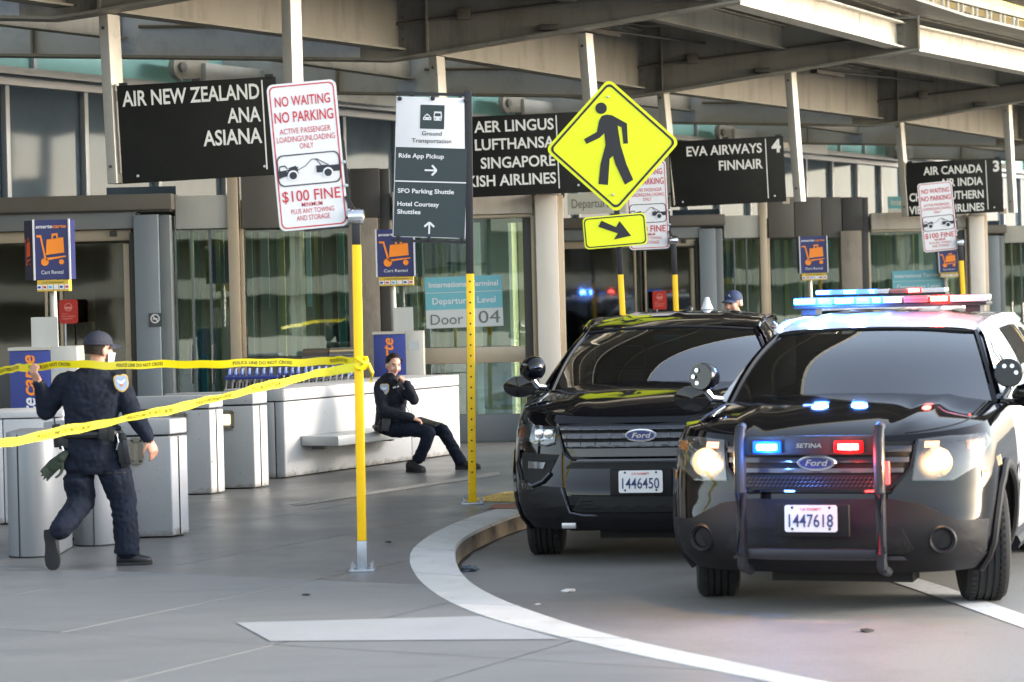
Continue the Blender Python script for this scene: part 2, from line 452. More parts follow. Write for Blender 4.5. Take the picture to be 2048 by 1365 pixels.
# dirt gathered in the gutter and joints across the kerb top
gut = []
for k_ in range(len(ci)):
    p = ci[k_]; d = (ci[k_] - co[k_]).normalized(); wv = .07 + .05 * noise.noise(p * 3)
    gut += [V((p.x, p.y, ROADZ + .003)), V((p.x, p.y, ROADZ + .003)) + d * wv]
mk('gutter_dirt', (gut, [(2 * i, 2 * i + 1, 2 * i + 3, 2 * i + 2) for i in range(len(ci) - 1)]), mat('gutter_dirt', S('4a453d'), .9, var=.4, vscale=12, bump=.5), kind='stuff')
for k_ in cuts[2:-2]:
    for e_ in (0,):
        if k_ + e_ < len(co) - 3: mk('kerb_joint', bar(co[k_ + e_] + V((0, 0, .0045)), ci[k_ + e_] + V((0, 0, .0045)), .004, .002), mat('kerb_joint_fill', S('a3a19b'), .8), kerb)
mk('road', grid(lambda u, v: (-30 + 90 * u, -14 + 130 * v, ROADZ), 4, 4), M_road, kind='structure')
def road_strip(pts, name='lane_line'):
    vs = [G(*p, ROADZ) + V((0, 0, .004)) for p in pts]
    return mk(name, (vs, [tuple(range(len(vs)))]), M_line, kind='structure')
road_strip([(1640, 1118), (1700, 1116), (1893, 1176), (2100, 1249), (2500, 1382), (2500, 1425), (2100, 1276), (1833, 1181)])
# yellow tactile strip with domes
tq = [G(925, 1003), G(1045, 1006), G(1045, 983), G(1010, 985)]
M_tac = mat('tactile_yellow', S('c0a55a'), .7, var=.12, vscale=6, dirt=S('8a7a50'), dscale=5)
tac = mk('tactile_strip', ([q + V((0, 0, .004)) for q in tq], [(0, 1, 2, 3)]), M_tac, side, kind='structure')
dm = []
e = (tq[1] - tq[0]).normalized(); f_ = V((-e.y, e.x, 0))
tpl = [(q.x, q.y) for q in tq]
def inside(pl, p):
    s = [((pl[(i + 1) % len(pl)][0] - pl[i][0]) * (p[1] - pl[i][1]) - (pl[(i + 1) % len(pl)][1] - pl[i][1]) * (p[0] - pl[i][0])) > 0 for i in range(len(pl))]
    return all(s) or not any(s)
for i in range(60):
    for j in range(-20, 40):
        p = tq[0] + e * i * .06 + f_ * j * .06
        if inside(tpl, p): dm.append(lathe([(.013, 0), (.009, .007), (.0001, .008)], p + V((0, 0, .004)), n=6))
if dm: mk('tactile_domes', J(*dm), M_tac, side, smooth=True, kind='stuff')
rq = [G(975, 1019), G(1045, 1020), G(1045, 1009), G(990, 1010)]
mk('red_kerb_paint', ([q + V((0, 0, .008)) for q in rq], [(0, 1, 2, 3)]), mat('faded_red', S('9a6a58'), .8, var=.2, vscale=20), side, kind='structure')
# leaves, litter
def crumple(c, r, n=3, sq=.5, seed=1):
    bm = bmesh.new(); bmesh.ops.create_icosphere(bm, subdivisions=n, radius=1)
    vs = []
    for v in bm.verts:
        k = 1 + .55 * noise.noise(v.co * 2.3 + V((seed * 7, 0, 0))) + .25 * noise.noise(v.co * 6 + V((0, seed * 3, 0)))
        vs.append(V(c) + V((v.co.x * r * k, v.co.y * r * k, v.co.z * r * k * sq + r * sq * .8)))
    fs = [tuple(x.index for x in f.verts) for f in bm.faces]; bm.free(); return vs, fs
tag(mk('paper_litter', crumple(G(1137, 1184, ROADZ), .045, 2, .25, 4), mat('litter_white', S('d8dad8'), .8)), 'small white scrap of paper lying on the grey road', 'litter')
tag(mk('cloth_litter', crumple(G(938, 1143, ROADZ), .065, 2, .35, 2), mat('litter_blue', S('56626c'), .8, var=.3)), 'crumpled blue grey rag in the gutter at the kerb bend', 'litter')
for k, (x, y, z, l) in enumerate([(1075, 1210, ROADZ, 'pale torn paper sliver lying on the road close to the kerb'), (612, 1191, 0, 'small dark leaf alone in the middle of the grey pavement'), (777, 1085, 0, 'dark twig on the pavement between the first yellow post and the kerb'), (1735, 1264, ROADZ, 'dark flattened rubber scrap on the road in front of the patrol car')]):
    r = .03 if k else .025
    tag(mk('debris', crumple(G(x, y, z), r * (1.6 if k == 3 else 1), 1, .2, k + 9), mat('debris_dark', S('3a3834'), .9) if k else MATS['litter_white']), l, 'debris')

# ================================================================== TERMINAL
M_st = mat('facade_steel', S('6f7577'), .42, var=.05, vscale=1, bump=.05)
M_stb = mat('facade_steel_blue', S('78828a'), .38, var=.05, vscale=1)
M_brz = mat('facade_bronze', S('5e5b55'), .4, var=.06, vscale=1.5, spec=.4)
M_brzd = mat('facade_bronze_dark', S('3f3c38'), .45, var=.08)
M_tan = mat('facade_tan_metal', S('b3a48d'), .38, var=.05, metal=.3)
M_conc = mat('facade_concrete', S('8a8378'), .8, var=.12, vscale=3, bump=.3, dirt=S('6f685e'), dscale=4, stretch=(1, 1, .4))
M_stone = mat('facade_white_stone', S('d2cbbf'), .55, var=.04, vscale=2, dirt=S('b9b0a2'), dscale=2, stretch=(1, 1, .3))
M_panel = mat('facade_zinc_panel', S('b5b6b0'), .5, var=.06, vscale=6, stretch=(1, 1, .15))
M_dark = mat('interior_dark', S('2a2b29'), .8)
M_black = mat('black_plastic', (.012, .012, .013), .45)
M_rubber = mat('rubber', (.015, .015, .016), .8, bump=.2, bscale=200)
M_chrome = mat('chrome', (.75, .76, .78), .15, metal=1)
M_alu = mat('brushed_metal', (.55, .56, .57), .35, metal=1)
GL_T = glass('teal_glass', (.76, .90, .87), .09, .01, wave=.03)
GL_W = mat('tinted_upper_glass', S('3d4b58'), .06, var=.35, vscale=.5, spec=.22)
GL_C = mat('frosted_teal_pane', S('7fb0b6'), .12, var=.15, vscale=.8)
GL_D = glass('dark_glass', (.25, .32, .3), .07, .03, wave=.03)
ZA = 30.0
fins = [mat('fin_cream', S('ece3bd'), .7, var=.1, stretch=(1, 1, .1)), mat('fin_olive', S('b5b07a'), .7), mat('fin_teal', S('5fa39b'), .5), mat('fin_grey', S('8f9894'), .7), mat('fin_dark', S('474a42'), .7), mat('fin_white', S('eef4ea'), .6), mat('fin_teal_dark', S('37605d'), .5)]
def rect_px(x0, x1, y0, y1, Z, dep):
    """box whose front is at distance Z, covering those pixels"""
    xm, ym = (x0 + x1) / 2, (y0 + y1) / 2
    a, b = P(x0, ym, Z).x, P(x1, ym, Z).x
    z1, z0 = P(xm, y0, Z).z, P(xm, y1, Z).z
    if y1 >= 880: z0 = 0
    return bb(a, b, Z, Z + dep, z0, z1)
def make_bay(label):
    t = thing('terminal_bay', label, 'terminal entrance', (P(-155, 700, ZA).x, ZA, 0), group='entrance bays of the terminal')
    def R(name, x0, x1, y0, y1, m, off=0, dep=.1, bev=.008, **k):
        """off>0 = proud of the facade"""
        v = rect_px(x0, x1, y0, y1, ZA, dep); v = ([q - V((0, off, 0)) for q in v[0]], v[1])
        return mk(name, v, m, t, bev=bev, **k)
    # portal
    R('portal_fascia', -155, 352, 396, 427, M_brz, .42, 1.2)
    R('portal_fascia_shadow_gap', -150, 348, 427.5, 431, M_brzd, .36, .4, 0)
    R('portal_header', -155, 279, 431.5, 464, M_st, .34, .4)
    R('portal_post', 281, 329, 431.5, 885, M_stb, .36, .5)
    R('portal_return', 329.5, 351, 431.5, 885, M_st, .28, .5)
    R('door_head', -155, 268, 465, 487, M_tan, .2, .15)
    R('door_jamb', 256, 268, 488, 885, M_tan, .2, .15)
    R('door_jamb', 270, 279, 466, 885, M_brzd, .26, .15)
    R('glass_pane', -155, 90, 488, 885, GL_D, -.02, .01, 0)
    R('glass_pane', 130, 255, 488, 885, GL_D, -.02, .01, 0)
    for x in (92, 108, 122): R('door_stile', x, x + 6, 488, 885, M_tan if x != 108 else M_brzd, .02, .06)
    R('door_closer', 226, 240, 463, 474, M_brzd, .26, .05)
    # link wall
    R('small_window', 205, 345, 372, 395, GL_W, -.3, .02, 0)
    R('zinc_panel', 353, 461, 392, 458, M_panel, .1, .2)
    R('glass_pane', 353, 461, 460, 885, GL_T, 0, .01, 0)
    for x in (386, 422): R('door_stile', x, x + 5, 460, 885, M_st, .03, .05)
    for x in (383, 425): mk('door_handle', tube([P(x, 690, ZA - .08), P(x + 1, 768, ZA - .08)], .014, 8), M_chrome, t, smooth=True)
    R('tan_column', 462, 483, 350, 885, M_tan, .14, .3)
    R('tan_mullion', 485, 493, 458, 885, M_tan, .06, .2)
    for a, b in ((484, 560), (562, 640), (642, 700)): R('bronze_panel', a, b, 338, 457, M_brz, .1, .2)
    R('glass_pane', 494, 700, 459, 712, GL_T, 0, .01, 0)
    R('window_sill', 486, 704, 713, 722, M_brzd, .1, .2)
    R('bronze_base', 486, 704, 723, 885, M_brz, .04, .1)
    R('bronze_panel', 702, 760, 338, 436, M_brzd, .12, .2)
    R('concrete_column', 701, 762, 437, 885, M_conc, .16, .4)
    R('bronze_panel', 763, 785, 338, 885, M_brzd, .06, .2)
    # door with the big door number
    R('stone_lintel', 786, 1064, 382, 431, M_stone, .16, .3)
    R('door_head', 786, 1064, 432, 439, M_tan, .12, .2)
    R('glass_pane', 789, 1049, 440, 694, GL_T, 0, .01, 0)
    R('door_stile', 782, 790, 440, 885, M_tan, .06, .1)
    R('door_rail', 790, 1060, 695, 727, M_tan, .08, .1)
    R('glass_pane', 790, 1052, 728, 829, GL_T, 0, .01, 0)
    R('door_kick_panel', 790, 1066, 830, 882, M_st, .08, .1)
    R('door_jamb', 1050, 1066, 432, 885, M_brzd, .1, .2)
    R('door_jamb', 1066, 1074, 432, 885, M_tan, .13, .2)
    R('stone_column', 1075, 1119, 392, 885, M_stone, .3, .6)
    R('stone_column_cap', 1073, 1121, 384, 391.5, M_stone, .34, .7)
    R('stone_pilaster', 1120, 1131, 392, 885, M_tan, .22, .5)
    # roof of the bay and floor plate
    v = rect_px(-155, 1131, 380, 384, ZA, 1); x0 = min(q.x for q in v[0]); x1 = max(q.x for q in v[0])
    mk('bay_roof', bb(x0, x1, ZA + .5, ZA + 8, 3.0, 3.05), M_brzd, t)
    # interior: invented fins and partitions, colours raised in place of indoor lighting
    rr = random.Random(3)
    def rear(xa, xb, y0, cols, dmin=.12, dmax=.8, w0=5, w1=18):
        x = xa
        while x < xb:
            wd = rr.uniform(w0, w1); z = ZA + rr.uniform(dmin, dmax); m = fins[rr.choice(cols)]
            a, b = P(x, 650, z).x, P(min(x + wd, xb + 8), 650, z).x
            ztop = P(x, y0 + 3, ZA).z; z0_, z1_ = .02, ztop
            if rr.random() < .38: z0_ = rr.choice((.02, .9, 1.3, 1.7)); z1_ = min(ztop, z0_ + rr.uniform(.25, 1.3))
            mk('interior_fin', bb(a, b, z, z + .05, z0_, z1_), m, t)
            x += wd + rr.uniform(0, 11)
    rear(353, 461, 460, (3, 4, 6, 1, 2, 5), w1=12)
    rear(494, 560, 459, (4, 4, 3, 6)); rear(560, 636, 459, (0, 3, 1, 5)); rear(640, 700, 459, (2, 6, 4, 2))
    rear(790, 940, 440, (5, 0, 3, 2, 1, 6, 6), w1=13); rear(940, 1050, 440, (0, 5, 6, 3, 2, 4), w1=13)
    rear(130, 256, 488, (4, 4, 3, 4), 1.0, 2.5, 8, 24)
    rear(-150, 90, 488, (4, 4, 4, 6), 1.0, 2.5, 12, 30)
    mk('interior_back_wall', bb(x0, x1, ZA + 3.2, ZA + 3.3, 0, 3), mat('interior_back', S('5e6a64'), .8, var=.4, vscale=1, stretch=(1, 1, .1)), t)
    mk('interior_floor', bb(x0, x1, ZA + .3, ZA + 3.2, .0, .01), M_dark, t)
    return t
bayA = make_bay('nearest entrance bay of the terminal, bronze panels and teal glass behind the seated officer')
dB = U * (14.3 / U.y)
bayB = copy_tree(bayA, bayA.location + dB); bayB['label'] = 'middle entrance bay of the terminal, seen above the roofs of the police cars'
bayC = copy_tree(bayA, bayA.location + dB * 2); bayC['label'] = 'farthest entrance bay, only its edge in view at the right frame side'
# upper wall along U
WALL0 = P(-155, 700, ZA); WALL0.z = 0
WALL0 -= N * .25
def wp(t, z, off=0): return WALL0 + U * t + N * off + V((0, 0, z))
uw = thing('upper_terminal_wall', 'long upper window wall of the terminal running back above the entrance bays', 'terminal wall', tuple(wp(0, 0)))
def wbar(name, t0, t1, z0, z1, o0, o1, m, bev=.01):
    c = wp((t0 + t1) / 2, (z0 + z1) / 2, (o0 + o1) / 2)
    return mk(name, box(c, (o1 - o0, t1 - t0, z1 - z0), RU), m, uw, bev=bev)
M_frame = mat('window_frame_aluminium', S('9aa4b0'), .4, var=.04)
M_eave = mat('eave_and_skylit_web', S('a9b3bb'), .5, var=.06, vscale=1, dirt=S('8b9296'), dscale=1.5)  # own paint of the eave beams, reused for the sky-lit girder webs
wbar('transom', -12, 60, 4.66, 4.76, 0, .14, M_frame); wbar('transom', -12, 60, 4.80, 4.90, 0, .18, M_frame)
wbar('sill', -12, 60, 2.9, 3.0, 0, .1, M_frame)
t = -11.0
while t < 58:
    wbar('mullion', t, t + .08, 3.0, 4.66, 0, .12, M_frame); wbar('mullion', t + .6, t + .67, 4.9, 5.6, 0, .1, M_frame)
    wbar('window_pane', t + .08, t + 1.6, 3.0, 4.66, .02, .03, GL_W, 0)
    wbar('clerestory_pane', t + .67, t + 2.2, 4.9, 5.6, .02, .03, GL_C, 0)
    t += 1.6
wbar('wall_behind', -12, 60, 2.9, 7, -2.2, -2.0, mat('interior_wall', S('8f9aa4'), .8, var=.3, vscale=.8))
wbar('lower_wall', -30, 60, 0, 2.9, -2.2, -2.0, M_brz)
wbar('room_floor', -12, 60, 2.7, 2.8, -2.0, 0, M_dark)
for x, y in ((305, 140), (965, 210), (1400, 268), (1758, 297)):
    u, v = ray(x, y); t = (u * WALL0.y - WALL0.x) / (U.x - u * U.y); q = WALL0 + U * t; z = HC + v * q.y
    c = wp(t, z, .45)
    mk('bracket_gusset', J(lathe([(.17, -.05), (.17, .05)], c, N, 20), box(c + U * .35, (.09, .6, .3), RU)), mat('bracket_paint', S('8f9290'), .5, var=.1), uw, bev=.01)
    mk('bracket_pin', lathe([(.07, 0), (.07, .1)], c, N, 12), M_st, uw)
    mk('eave_beam', box(c + U * 3.1 + V((0, 0, -.08)), (.22, 5.2, .36), RU), M_eave, uw, bev=.03)

# ================================================================== CANOPY
M_can = mat('canopy_steel_paint', S('79786f'), .55, var=.10, vscale=1.2, bump=.1, bscale=20, dirt=S('4c483e'), dscale=3.2, dlo=.5, dhi=.8, stretch=(1, 1, .18))
M_canl = mat('canopy_sunlit_paint', S('c4c0b4'), .5, var=.08, vscale=2, dirt=S('8a7a62'), dscale=6, dlo=.54, dhi=.75, stretch=(1, 1, .25))  # canopy steel lightened; sun on edge beams and end plates put into colour
can = thing('canopy', 'grey steel canopy of tapered girders and beams over the kerbside', 'canopy', (0, 30, 0))
GI = [(-130, 18.6, None), (110, 24.0, 47), (780, 29.1, 134), (1262, 35.6, 192), (1744, 43.5, 250)]
gird = []
A5 = V((math.cos(math.radians(4)), -math.sin(math.radians(4)), 0))
for k, (px, Z, py) in enumerate(GI):
    x = P(px, py or -60, Z).x if py else -7.4
    gird.append(V((x, Z, 0)))
gird.insert(0, V((-11.0, 13.2, 0))); gird.append(V((10.6, 51.5, 0))); gird.append(V((15.4, 60, 0)))
TOP, KN, EN = 5.6, 4.62, 5.18
for k, g in enumerate(gird):
    gr = Fr(g, A5, V((0, 0, 1)))
    pr = [(-7.5, 4.95), (-5, 4.84), (-.35, KN + .02), (0, KN), (.35, KN + .04), (4.15, EN)]
    web = poly(gr, [p for p in pr] + [(4.15, TOP), (-7.5, TOP)], .01, .02)
    mk('girder_web', poly(gr, [(-.35, KN + .02), (0, KN), (.35, KN + .04), (4.15, EN), (4.15, TOP), (-.35, TOP)], .01, .02), M_can, can)
    mk('skylit_girder_web', poly(gr, [(-7.5, 4.95), (-5, 4.84), (-.352, KN + .02), (-.352, TOP), (-7.5, TOP)], .012, .02), M_eave, can)  # same girder; the pale blue puts sky light on it into colour
    # bottom flange follows the kink
    vs, fs = [], []
    for a, b in pr:
        for s_ in (-.14, .14):
            vs += [gr.pt(a, b, s_), gr.pt(a, b - .03, s_)]
    for i in range(len(pr) - 1):
        b_ = i * 4
        fs += [(b_, b_ + 2, b_ + 6, b_ + 4), (b_ + 1, b_ + 5, b_ + 7, b_ + 3), (b_, b_ + 4, b_ + 5, b_ + 1), (b_ + 2, b_ + 3, b_ + 7, b_ + 6)]
    fs += [(0, 1, 3, 2), (len(vs) - 4, len(vs) - 2, len(vs) - 1, len(vs) - 3)]
    mk('bottom_flange', (vs, fs), M_can, can)
    mk('top_flange', bar(gr.pt(-7.5, TOP + .015), gr.pt(4.15, TOP + .015), .28, .03), M_can, can)
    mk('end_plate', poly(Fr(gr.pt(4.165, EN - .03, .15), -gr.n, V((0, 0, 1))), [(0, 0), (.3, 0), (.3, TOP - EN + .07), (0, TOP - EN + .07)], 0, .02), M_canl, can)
    for a in (.45, -4.3): mk('stiffener', poly(gr, [(a, interp(a, [p[0] for p in pr], [p[1] for p in pr])), (a + .025, interp(a, [p[0] for p in pr], [p[1] for p in pr])), (a + .025, TOP), (a, TOP)], .12, .24), M_can, can)
def ibeam(p, q, z0, z1, fw=.2, m=None, name='purlin'):
    p, q = V(p), V(q); 
    w_ = bar(p + V((0, 0, (z0 + z1) / 2)), q + V((0, 0, (z0 + z1) / 2)), .02, z1 - z0)
    f1 = bar(p + V((0, 0, z0 - .012)), q + V((0, 0, z0 - .012)), fw, .024); f2 = bar(p + V((0, 0, z1 + .012)), q + V((0, 0, z1 + .012)), fw, .024)
    return mk(name, J(w_, f1, f2), m or M_can, can)
for a, b in zip(gird, gird[1:]):
    d = (b - a).normalized()
    s0, s1 = a + d * .03, b - d * .03
    ibeam(s0 + A5 * .12, s1 + A5 * .12, 4.74, TOP - .05, .22)
    ibeam(s0 + A5 * 2.2, s1 + A5 * 2.2, 5.25, TOP - .05, .14)
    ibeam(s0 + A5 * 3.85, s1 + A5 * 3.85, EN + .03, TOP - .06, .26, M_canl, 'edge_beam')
    ibeam(s0 - A5 * 3.2, s1 - A5 * 3.2, 4.98, TOP - .05, .18)
    for j in range(14):                                  # decking ribs
        t0 = -.15 + j * .32
        mk('deck_panel', bar(s0 + A5 * t0 + V((0, 0, TOP + .1 + .02 * (j % 2))), s1 + A5 * t0 + V((0, 0, TOP + .1 + .02 * (j % 2))), .318, .03), M_can, can)
    mid = (a + b) / 2
    mk('deck_light_box', bar(mid + A5 * 1.1 + V((0, 0, 5.2)) - d * .7, mid + A5 * 1.1 + V((0, 0, 5.2)) + d * .4, .12, .06), M_brzd, can)
    mk('conduit', tube([s0 + A5 * 1.0 + V((0, 0, 5.35)), mid + A5 * 1.1 + V((0, 0, 5.24)), s1 + A5 * 1.1 + V((0, 0, 5.35))], .018, 6), M_brzd, can)
# bolt groups at the connections
M_bolt = mat('canopy_bolt', S('5a574e'), .5)
for g in gird:
    gr = Fr(g, A5, V((0, 0, 1))); bl_ = []
    for a in (.08, .17, 3.8, 3.9):
        z0 = 4.85 if a < 1 else 5.27
        for j in range(5 if a < 1 else 3): bl_.append(lathe([(.016, 0), (.016, .016), (.001, .018)], gr.pt(a, z0 + j * .13, .012), gr.n, 6))
    mk('bolt_group', J(*bl_), M_bolt, can, kind='stuff')
# railing of short rods above the edge beams
for g in gird[1:6]:
    gr = Fr(g, A5, V((0, 0, 1)))
    mk('cable_pipe', tube([gr.pt(-3, 5.1, .06), gr.pt(0, 5.02, .06), gr.pt(3.6, 5.36, .06)], .022, 6), M_bolt, can, smooth=True)
    mk('junction_box', box(gr.pt(.9, 5.12, .08), (.16, .1, .13)), M_bolt, can, bev=.01)
    fx = mk('flood_light', box(gr.pt(1.9, 4.93, .05), (.22, .14, .07)), M_brzd, can, bev=.01)
rods = []
e0, e1 = gird[0] + A5 * 4.0, gird[-1] + A5 * 4.0
for a, b in zip(gird, gird[1:]):
    L = (b - a).length; n = int(L / .62)
    for i in range(n):
        for q in (0, .2):
            p = a.lerp(b, (i * .62 + q) / L) + A5 * 4.3
            rods.append(tube([p + V((0, 0, TOP + .02)), p + V((0, 0, TOP + .34))], .022, 5))
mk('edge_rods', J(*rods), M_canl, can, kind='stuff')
for a, b in zip(gird, gird[1:]):
    mk('edge_rail', bar(a + A5 * 4.3 + V((0, 0, TOP + .4)), b + A5 * 4.3 + V((0, 0, TOP + .4)), .08, .1), M_can, can)
    mk('edge_shelf', bar(a + A5 * 4.6 + V((0, 0, TOP + .03)), b + A5 * 4.6 + V((0, 0, TOP + .03)), .5, .04), M_can, can)
# high roof; its unseen extent is shaped to shade the walk and reflections
hr = thing('high_roof', 'high flat roof soffit with a row of lit yellow panels, top right', 'roof', (5, 40, 0))
RZt = 8.2
q = P(1975, 18, 1); kk = (RZt - HC) / (q.z - HC); SK = V((q.x * kk, kk, RZt))
M_sof = mat('soffit_panel', S('7c7a72'), .6, var=.06, vscale=.6)
def hb(name, n0, n1, u0, u1, z0, z1, m):
    c = SK + N * (n0 + n1) / 2 + U * (u0 + u1) / 2; c.z = (z0 + z1) / 2
    return mk(name, box(c, (n1 - n0, u1 - u0, z1 - z0), RU), m, hr)
n = -5.0
while n < 7.5:
    if not (-.7 < n + .75 < .75): hb('soffit_panel', n, n + 1.42, -42, 70, RZt + .1 + (.1 if int(n) % 2 else 0), RZt + .3, M_sof)
    hb('soffit_rib', n + 1.42, n + 1.5, -42, 70, RZt - .05, RZt + .25, M_can)
    n += 1.5
M_lamp = mat('lit_yellow_panel', S('f2d27a'), .5, emit=S('ffd980'), es=.7)
for i in range(-22, 30):
    hb('lit_panel', -.45, .45, i * 1.9 + .1, i * 1.9 + 1.75, RZt + .12, RZt + .16, M_lamp)
# added block behind the camera, made up to shape the reflections
M_gar = mat('reflection_block_pale', S('cfc6ae'), .8, var=.1, vscale=.3)
gar = thing('reflection_block', 'added low slotted block behind the camera, there only for reflections', 'building', (0, -50, 0))
mk('floor_slab', [bb(-70, 70, -66, -50, 1.9 + i * 2.6, 2.7 + i * 2.6) for i in range(3)], M_gar, gar)
mk('column', [bb(-66 + i * 8, -65.4 + i * 8, -51, -50.4, 0, 7.5) for i in range(17)], M_gar, gar)
mk('reflection_block_core', bb(-69, 69, -65, -54, 0, 7.6), mat('reflection_block_dark', S('7d7a68'), .8, var=.3, vscale=.3), gar)
# ================================================================== AIRLINE SIGNS
M_sgn = mat('sign_black', S('191a17'), .6, var=.25, vscale=3, spec=.2)
M_sgt = mat('sign_lettering', S('dcdcd6'), .6)
M_post = mat('hanger_post_paint', S('b3aea2'), .45, var=.07, vscale=5, dirt=S('7c766a'), dscale=6, dlo=.6, dhi=.8)
def airline(k, Z, bl, br, tl, posts, lines, gate, xdiv, label, group='airline signs hanging from the canopy'):
    fr = pxframe(bl, br, tl, Z)
    c = fr.pt(fr.w / 2, fr.h / 2)
    t = thing('airline_sign', label, 'sign', tuple(c), group=group)
    w_, h_ = fr.w, fr.h
    mk('board', poly(fr, [(0, 0), (w_, 0), (w_, h_), (0, h_)], 0, .06), M_sgn, t, bev=.006)
    for a in (.04, .5, .96): mk('clip', poly(fr, [(w_ * a - .04, h_), (w_ * a + .04, h_), (w_ * a + .04, h_ + .025), (w_ * a - .04, h_ + .025)], .01, .08), M_black, t)
    for a, b in ((.1, .07), (.9, .09)): mk('bolt', lathe([(.014, 0), (.014, .01), (.001, .012)], fr.pt(w_ * a, h_ * b, .0), fr.n, 8), M_alu, t)
    m = h_ / 195.0
    for s_, xr, y, cap, wd in lines:
        mk('lettering', text(fr, s_, xr * w_, h_ * (1 - y), cap * h_ * .9, .004, 'R', wd * w_ if wd else None, .02), M_sgt, t)
    if xdiv: mk('divider_line', poly(fr, [(xdiv * w_ - .008, h_ * .06), (xdiv * w_ + .006, h_ * .06), (xdiv * w_ + .006, h_ * .97), (xdiv * w_ - .008, h_ * .97)], .004), M_sgt, t)
    if gate: mk('lettering', text(fr, gate, w_ * .975, h_ * .76, h_ * .185, .004, 'R', None, .035), M_sgt, t)
    for (xt, yt, xb, yb) in posts:
        p1 = P(xb, yb, Z + .1); p0 = P(xt, yt - 4, Z + .12); p0.z = max(p0.z, 4.6)
        mk('hanger_post', bar(p1, p0, .115, .19, up=U), M_post, t, bev=.008)
        mk('bracket', box(p1.lerp(p0, .5) * 0 + V((fr.pt(0, 0).x if xb < (bl[0] + br[0]) / 2 else fr.pt(w_, 0).x, Z + .06, fr.pt(0, h_ * .9).z)), (.1, .08, .09)), M_tan, t)
        mk('bracket', box(V((fr.pt(0, 0).x if xb < (bl[0] + br[0]) / 2 else fr.pt(w_, 0).x, Z + .06, fr.pt(0, h_ * .06).z)), (.1, .08, .09)), M_tan, t)
        for zz in (.1, .92):
            q = p1.lerp(p0, zz) - U * .1; mk('bolt', lathe([(.016, 0), (.016, .012), (.001, .014)], q, -U, 8), M_brzd, t)
    return t
airline(1, 24.0, (245, 368), (562, 349), (237, 172), [(218, 35, 236, 368), (580, -70, 592, 358)],
        [('AIR NEW ZEALAND', .895, .213, .165, .865), ('ANA', .895, .445, .16, .21), ('ASIANA', .895, .665, .165, .37)], None, .915, 'black airline sign reading AIR NEW ZEALAND, ANA, ASIANA, the nearest hanging sign')
airline(2, 29.1, (902, 397), (1186, 384), (898, 236), [(873, 118, 890, 400), (1170, 72, 1196, 386)],
        [('AER LINGUS', .745, .2, .148, .56), ('LUFTHANSA', .745, .42, .145, .56), ('SINGAPORE', .745, .65, .145, .525), ('TURKISH AIRLINES', .745, .87, .145, .82)], '4', .765, 'black airline sign reading AER LINGUS, LUFTHANSA, SINGAPORE behind the yellow diamond sign')
airline(3, 35.6, (1343, 415), (1573, 403), (1340, 284), [(1325, 182, 1348, 412), (1580, 145, 1600, 404)],
        [('EVA AIRWAYS', .81, .235, .155, .655), ('FINNAIR', .81, .475, .155, .38)], '4', .845, 'black airline sign reading EVA AIRWAYS, FINNAIR and the gate number 4')
airline(4, 43.5, (1818, 434), (2008, 424), (1815, 326), [(1798, 243, 1814, 434), (2014, 208, 2026, 426)],
        [('AIR CANADA', .795, .245, .16, .62), ('AIR INDIA', .795, .475, .155, .45), ('CHINA SOUTHERN', .795, .72, .16, .78), ('VIETNAM AIRLINES', .795, .955, .155, .79)], '3', .835, 'black airline sign reading AIR CANADA, AIR INDIA and the gate number 3, farthest away')

# ================================================================== STREET SIGNS
M_yel = mat('post_yellow_paint', S('f4c400'), .45, var=.05, vscale=8, dirt=S('a88c14'), dscale=14, dlo=.62, dhi=.75)
M_pb = mat('post_black_paint', (.014, .014, .016), .45)
M_galv = mat('galvanised_steel', (.42, .45, .5), .4, metal=.9, var=.15, vscale=20)
M_white = mat('sign_white', S('dedfe0'), .45, var=.02)
M_red = mat('sign_red', S('c0323c'), .5)
M_ink = mat('sign_ink', S('262833'), .5)
M_back = mat('sign_aluminium', (.5, .5, .5), .4, metal=.9)
def square_post(t, base, top_px, Z, wd, ysplit, galv=True, holes=False):
    b = V(base)
    tp = P(*top_px, Z)
    sp = b.lerp(tp, (P(top_px[0], ysplit, Z).z - b.z) / (tp.z - b.z))
    g = b.lerp(tp, .2 / (tp.z - b.z)) if galv else b
    if galv: mk('post_sleeve', bar(b, g, wd * 1.12, wd * 1.12), M_galv, t, bev=.004)
    mk('yellow_post', bar(g if galv else b, sp, wd, wd, up=V((0, 1, 0))), M_yel, t, bev=.006)
    mk('black_post', bar(sp, tp, wd * .96, wd * .96, up=V((0, 1, 0))), M_pb, t, bev=.005)
    if holes:
        hv = []
        d = (tp - b); n = int(d.length / .09)
        for i in range(3, n):
            q = b + d * (i / n) + V((0, -wd / 2 - .002, 0)); hv.append(poly(Fr(q, V((1, 0, 0)), V((0, 0, 1))), circ(0, 0, .009, 6)))
        mk('punched_holes', J(*hv), M_dark, t, kind='stuff')
    mk('base_plate', J(box(b + V((0, 0, .008)), (wd * 2.9, wd * 2.9, .016))), M_galv, t, bev=.003)
    for i in (-1, 1):
        for j in (-1, 1):
            mk('anchor_bolt', lathe([(.018, 0), (.018, .014), (.008, .014), (.008, .045), (.001, .045)], b + V((i * wd * 1.1, j * wd * 1.1, .016)), n=6), M_galv, t)
    return tp
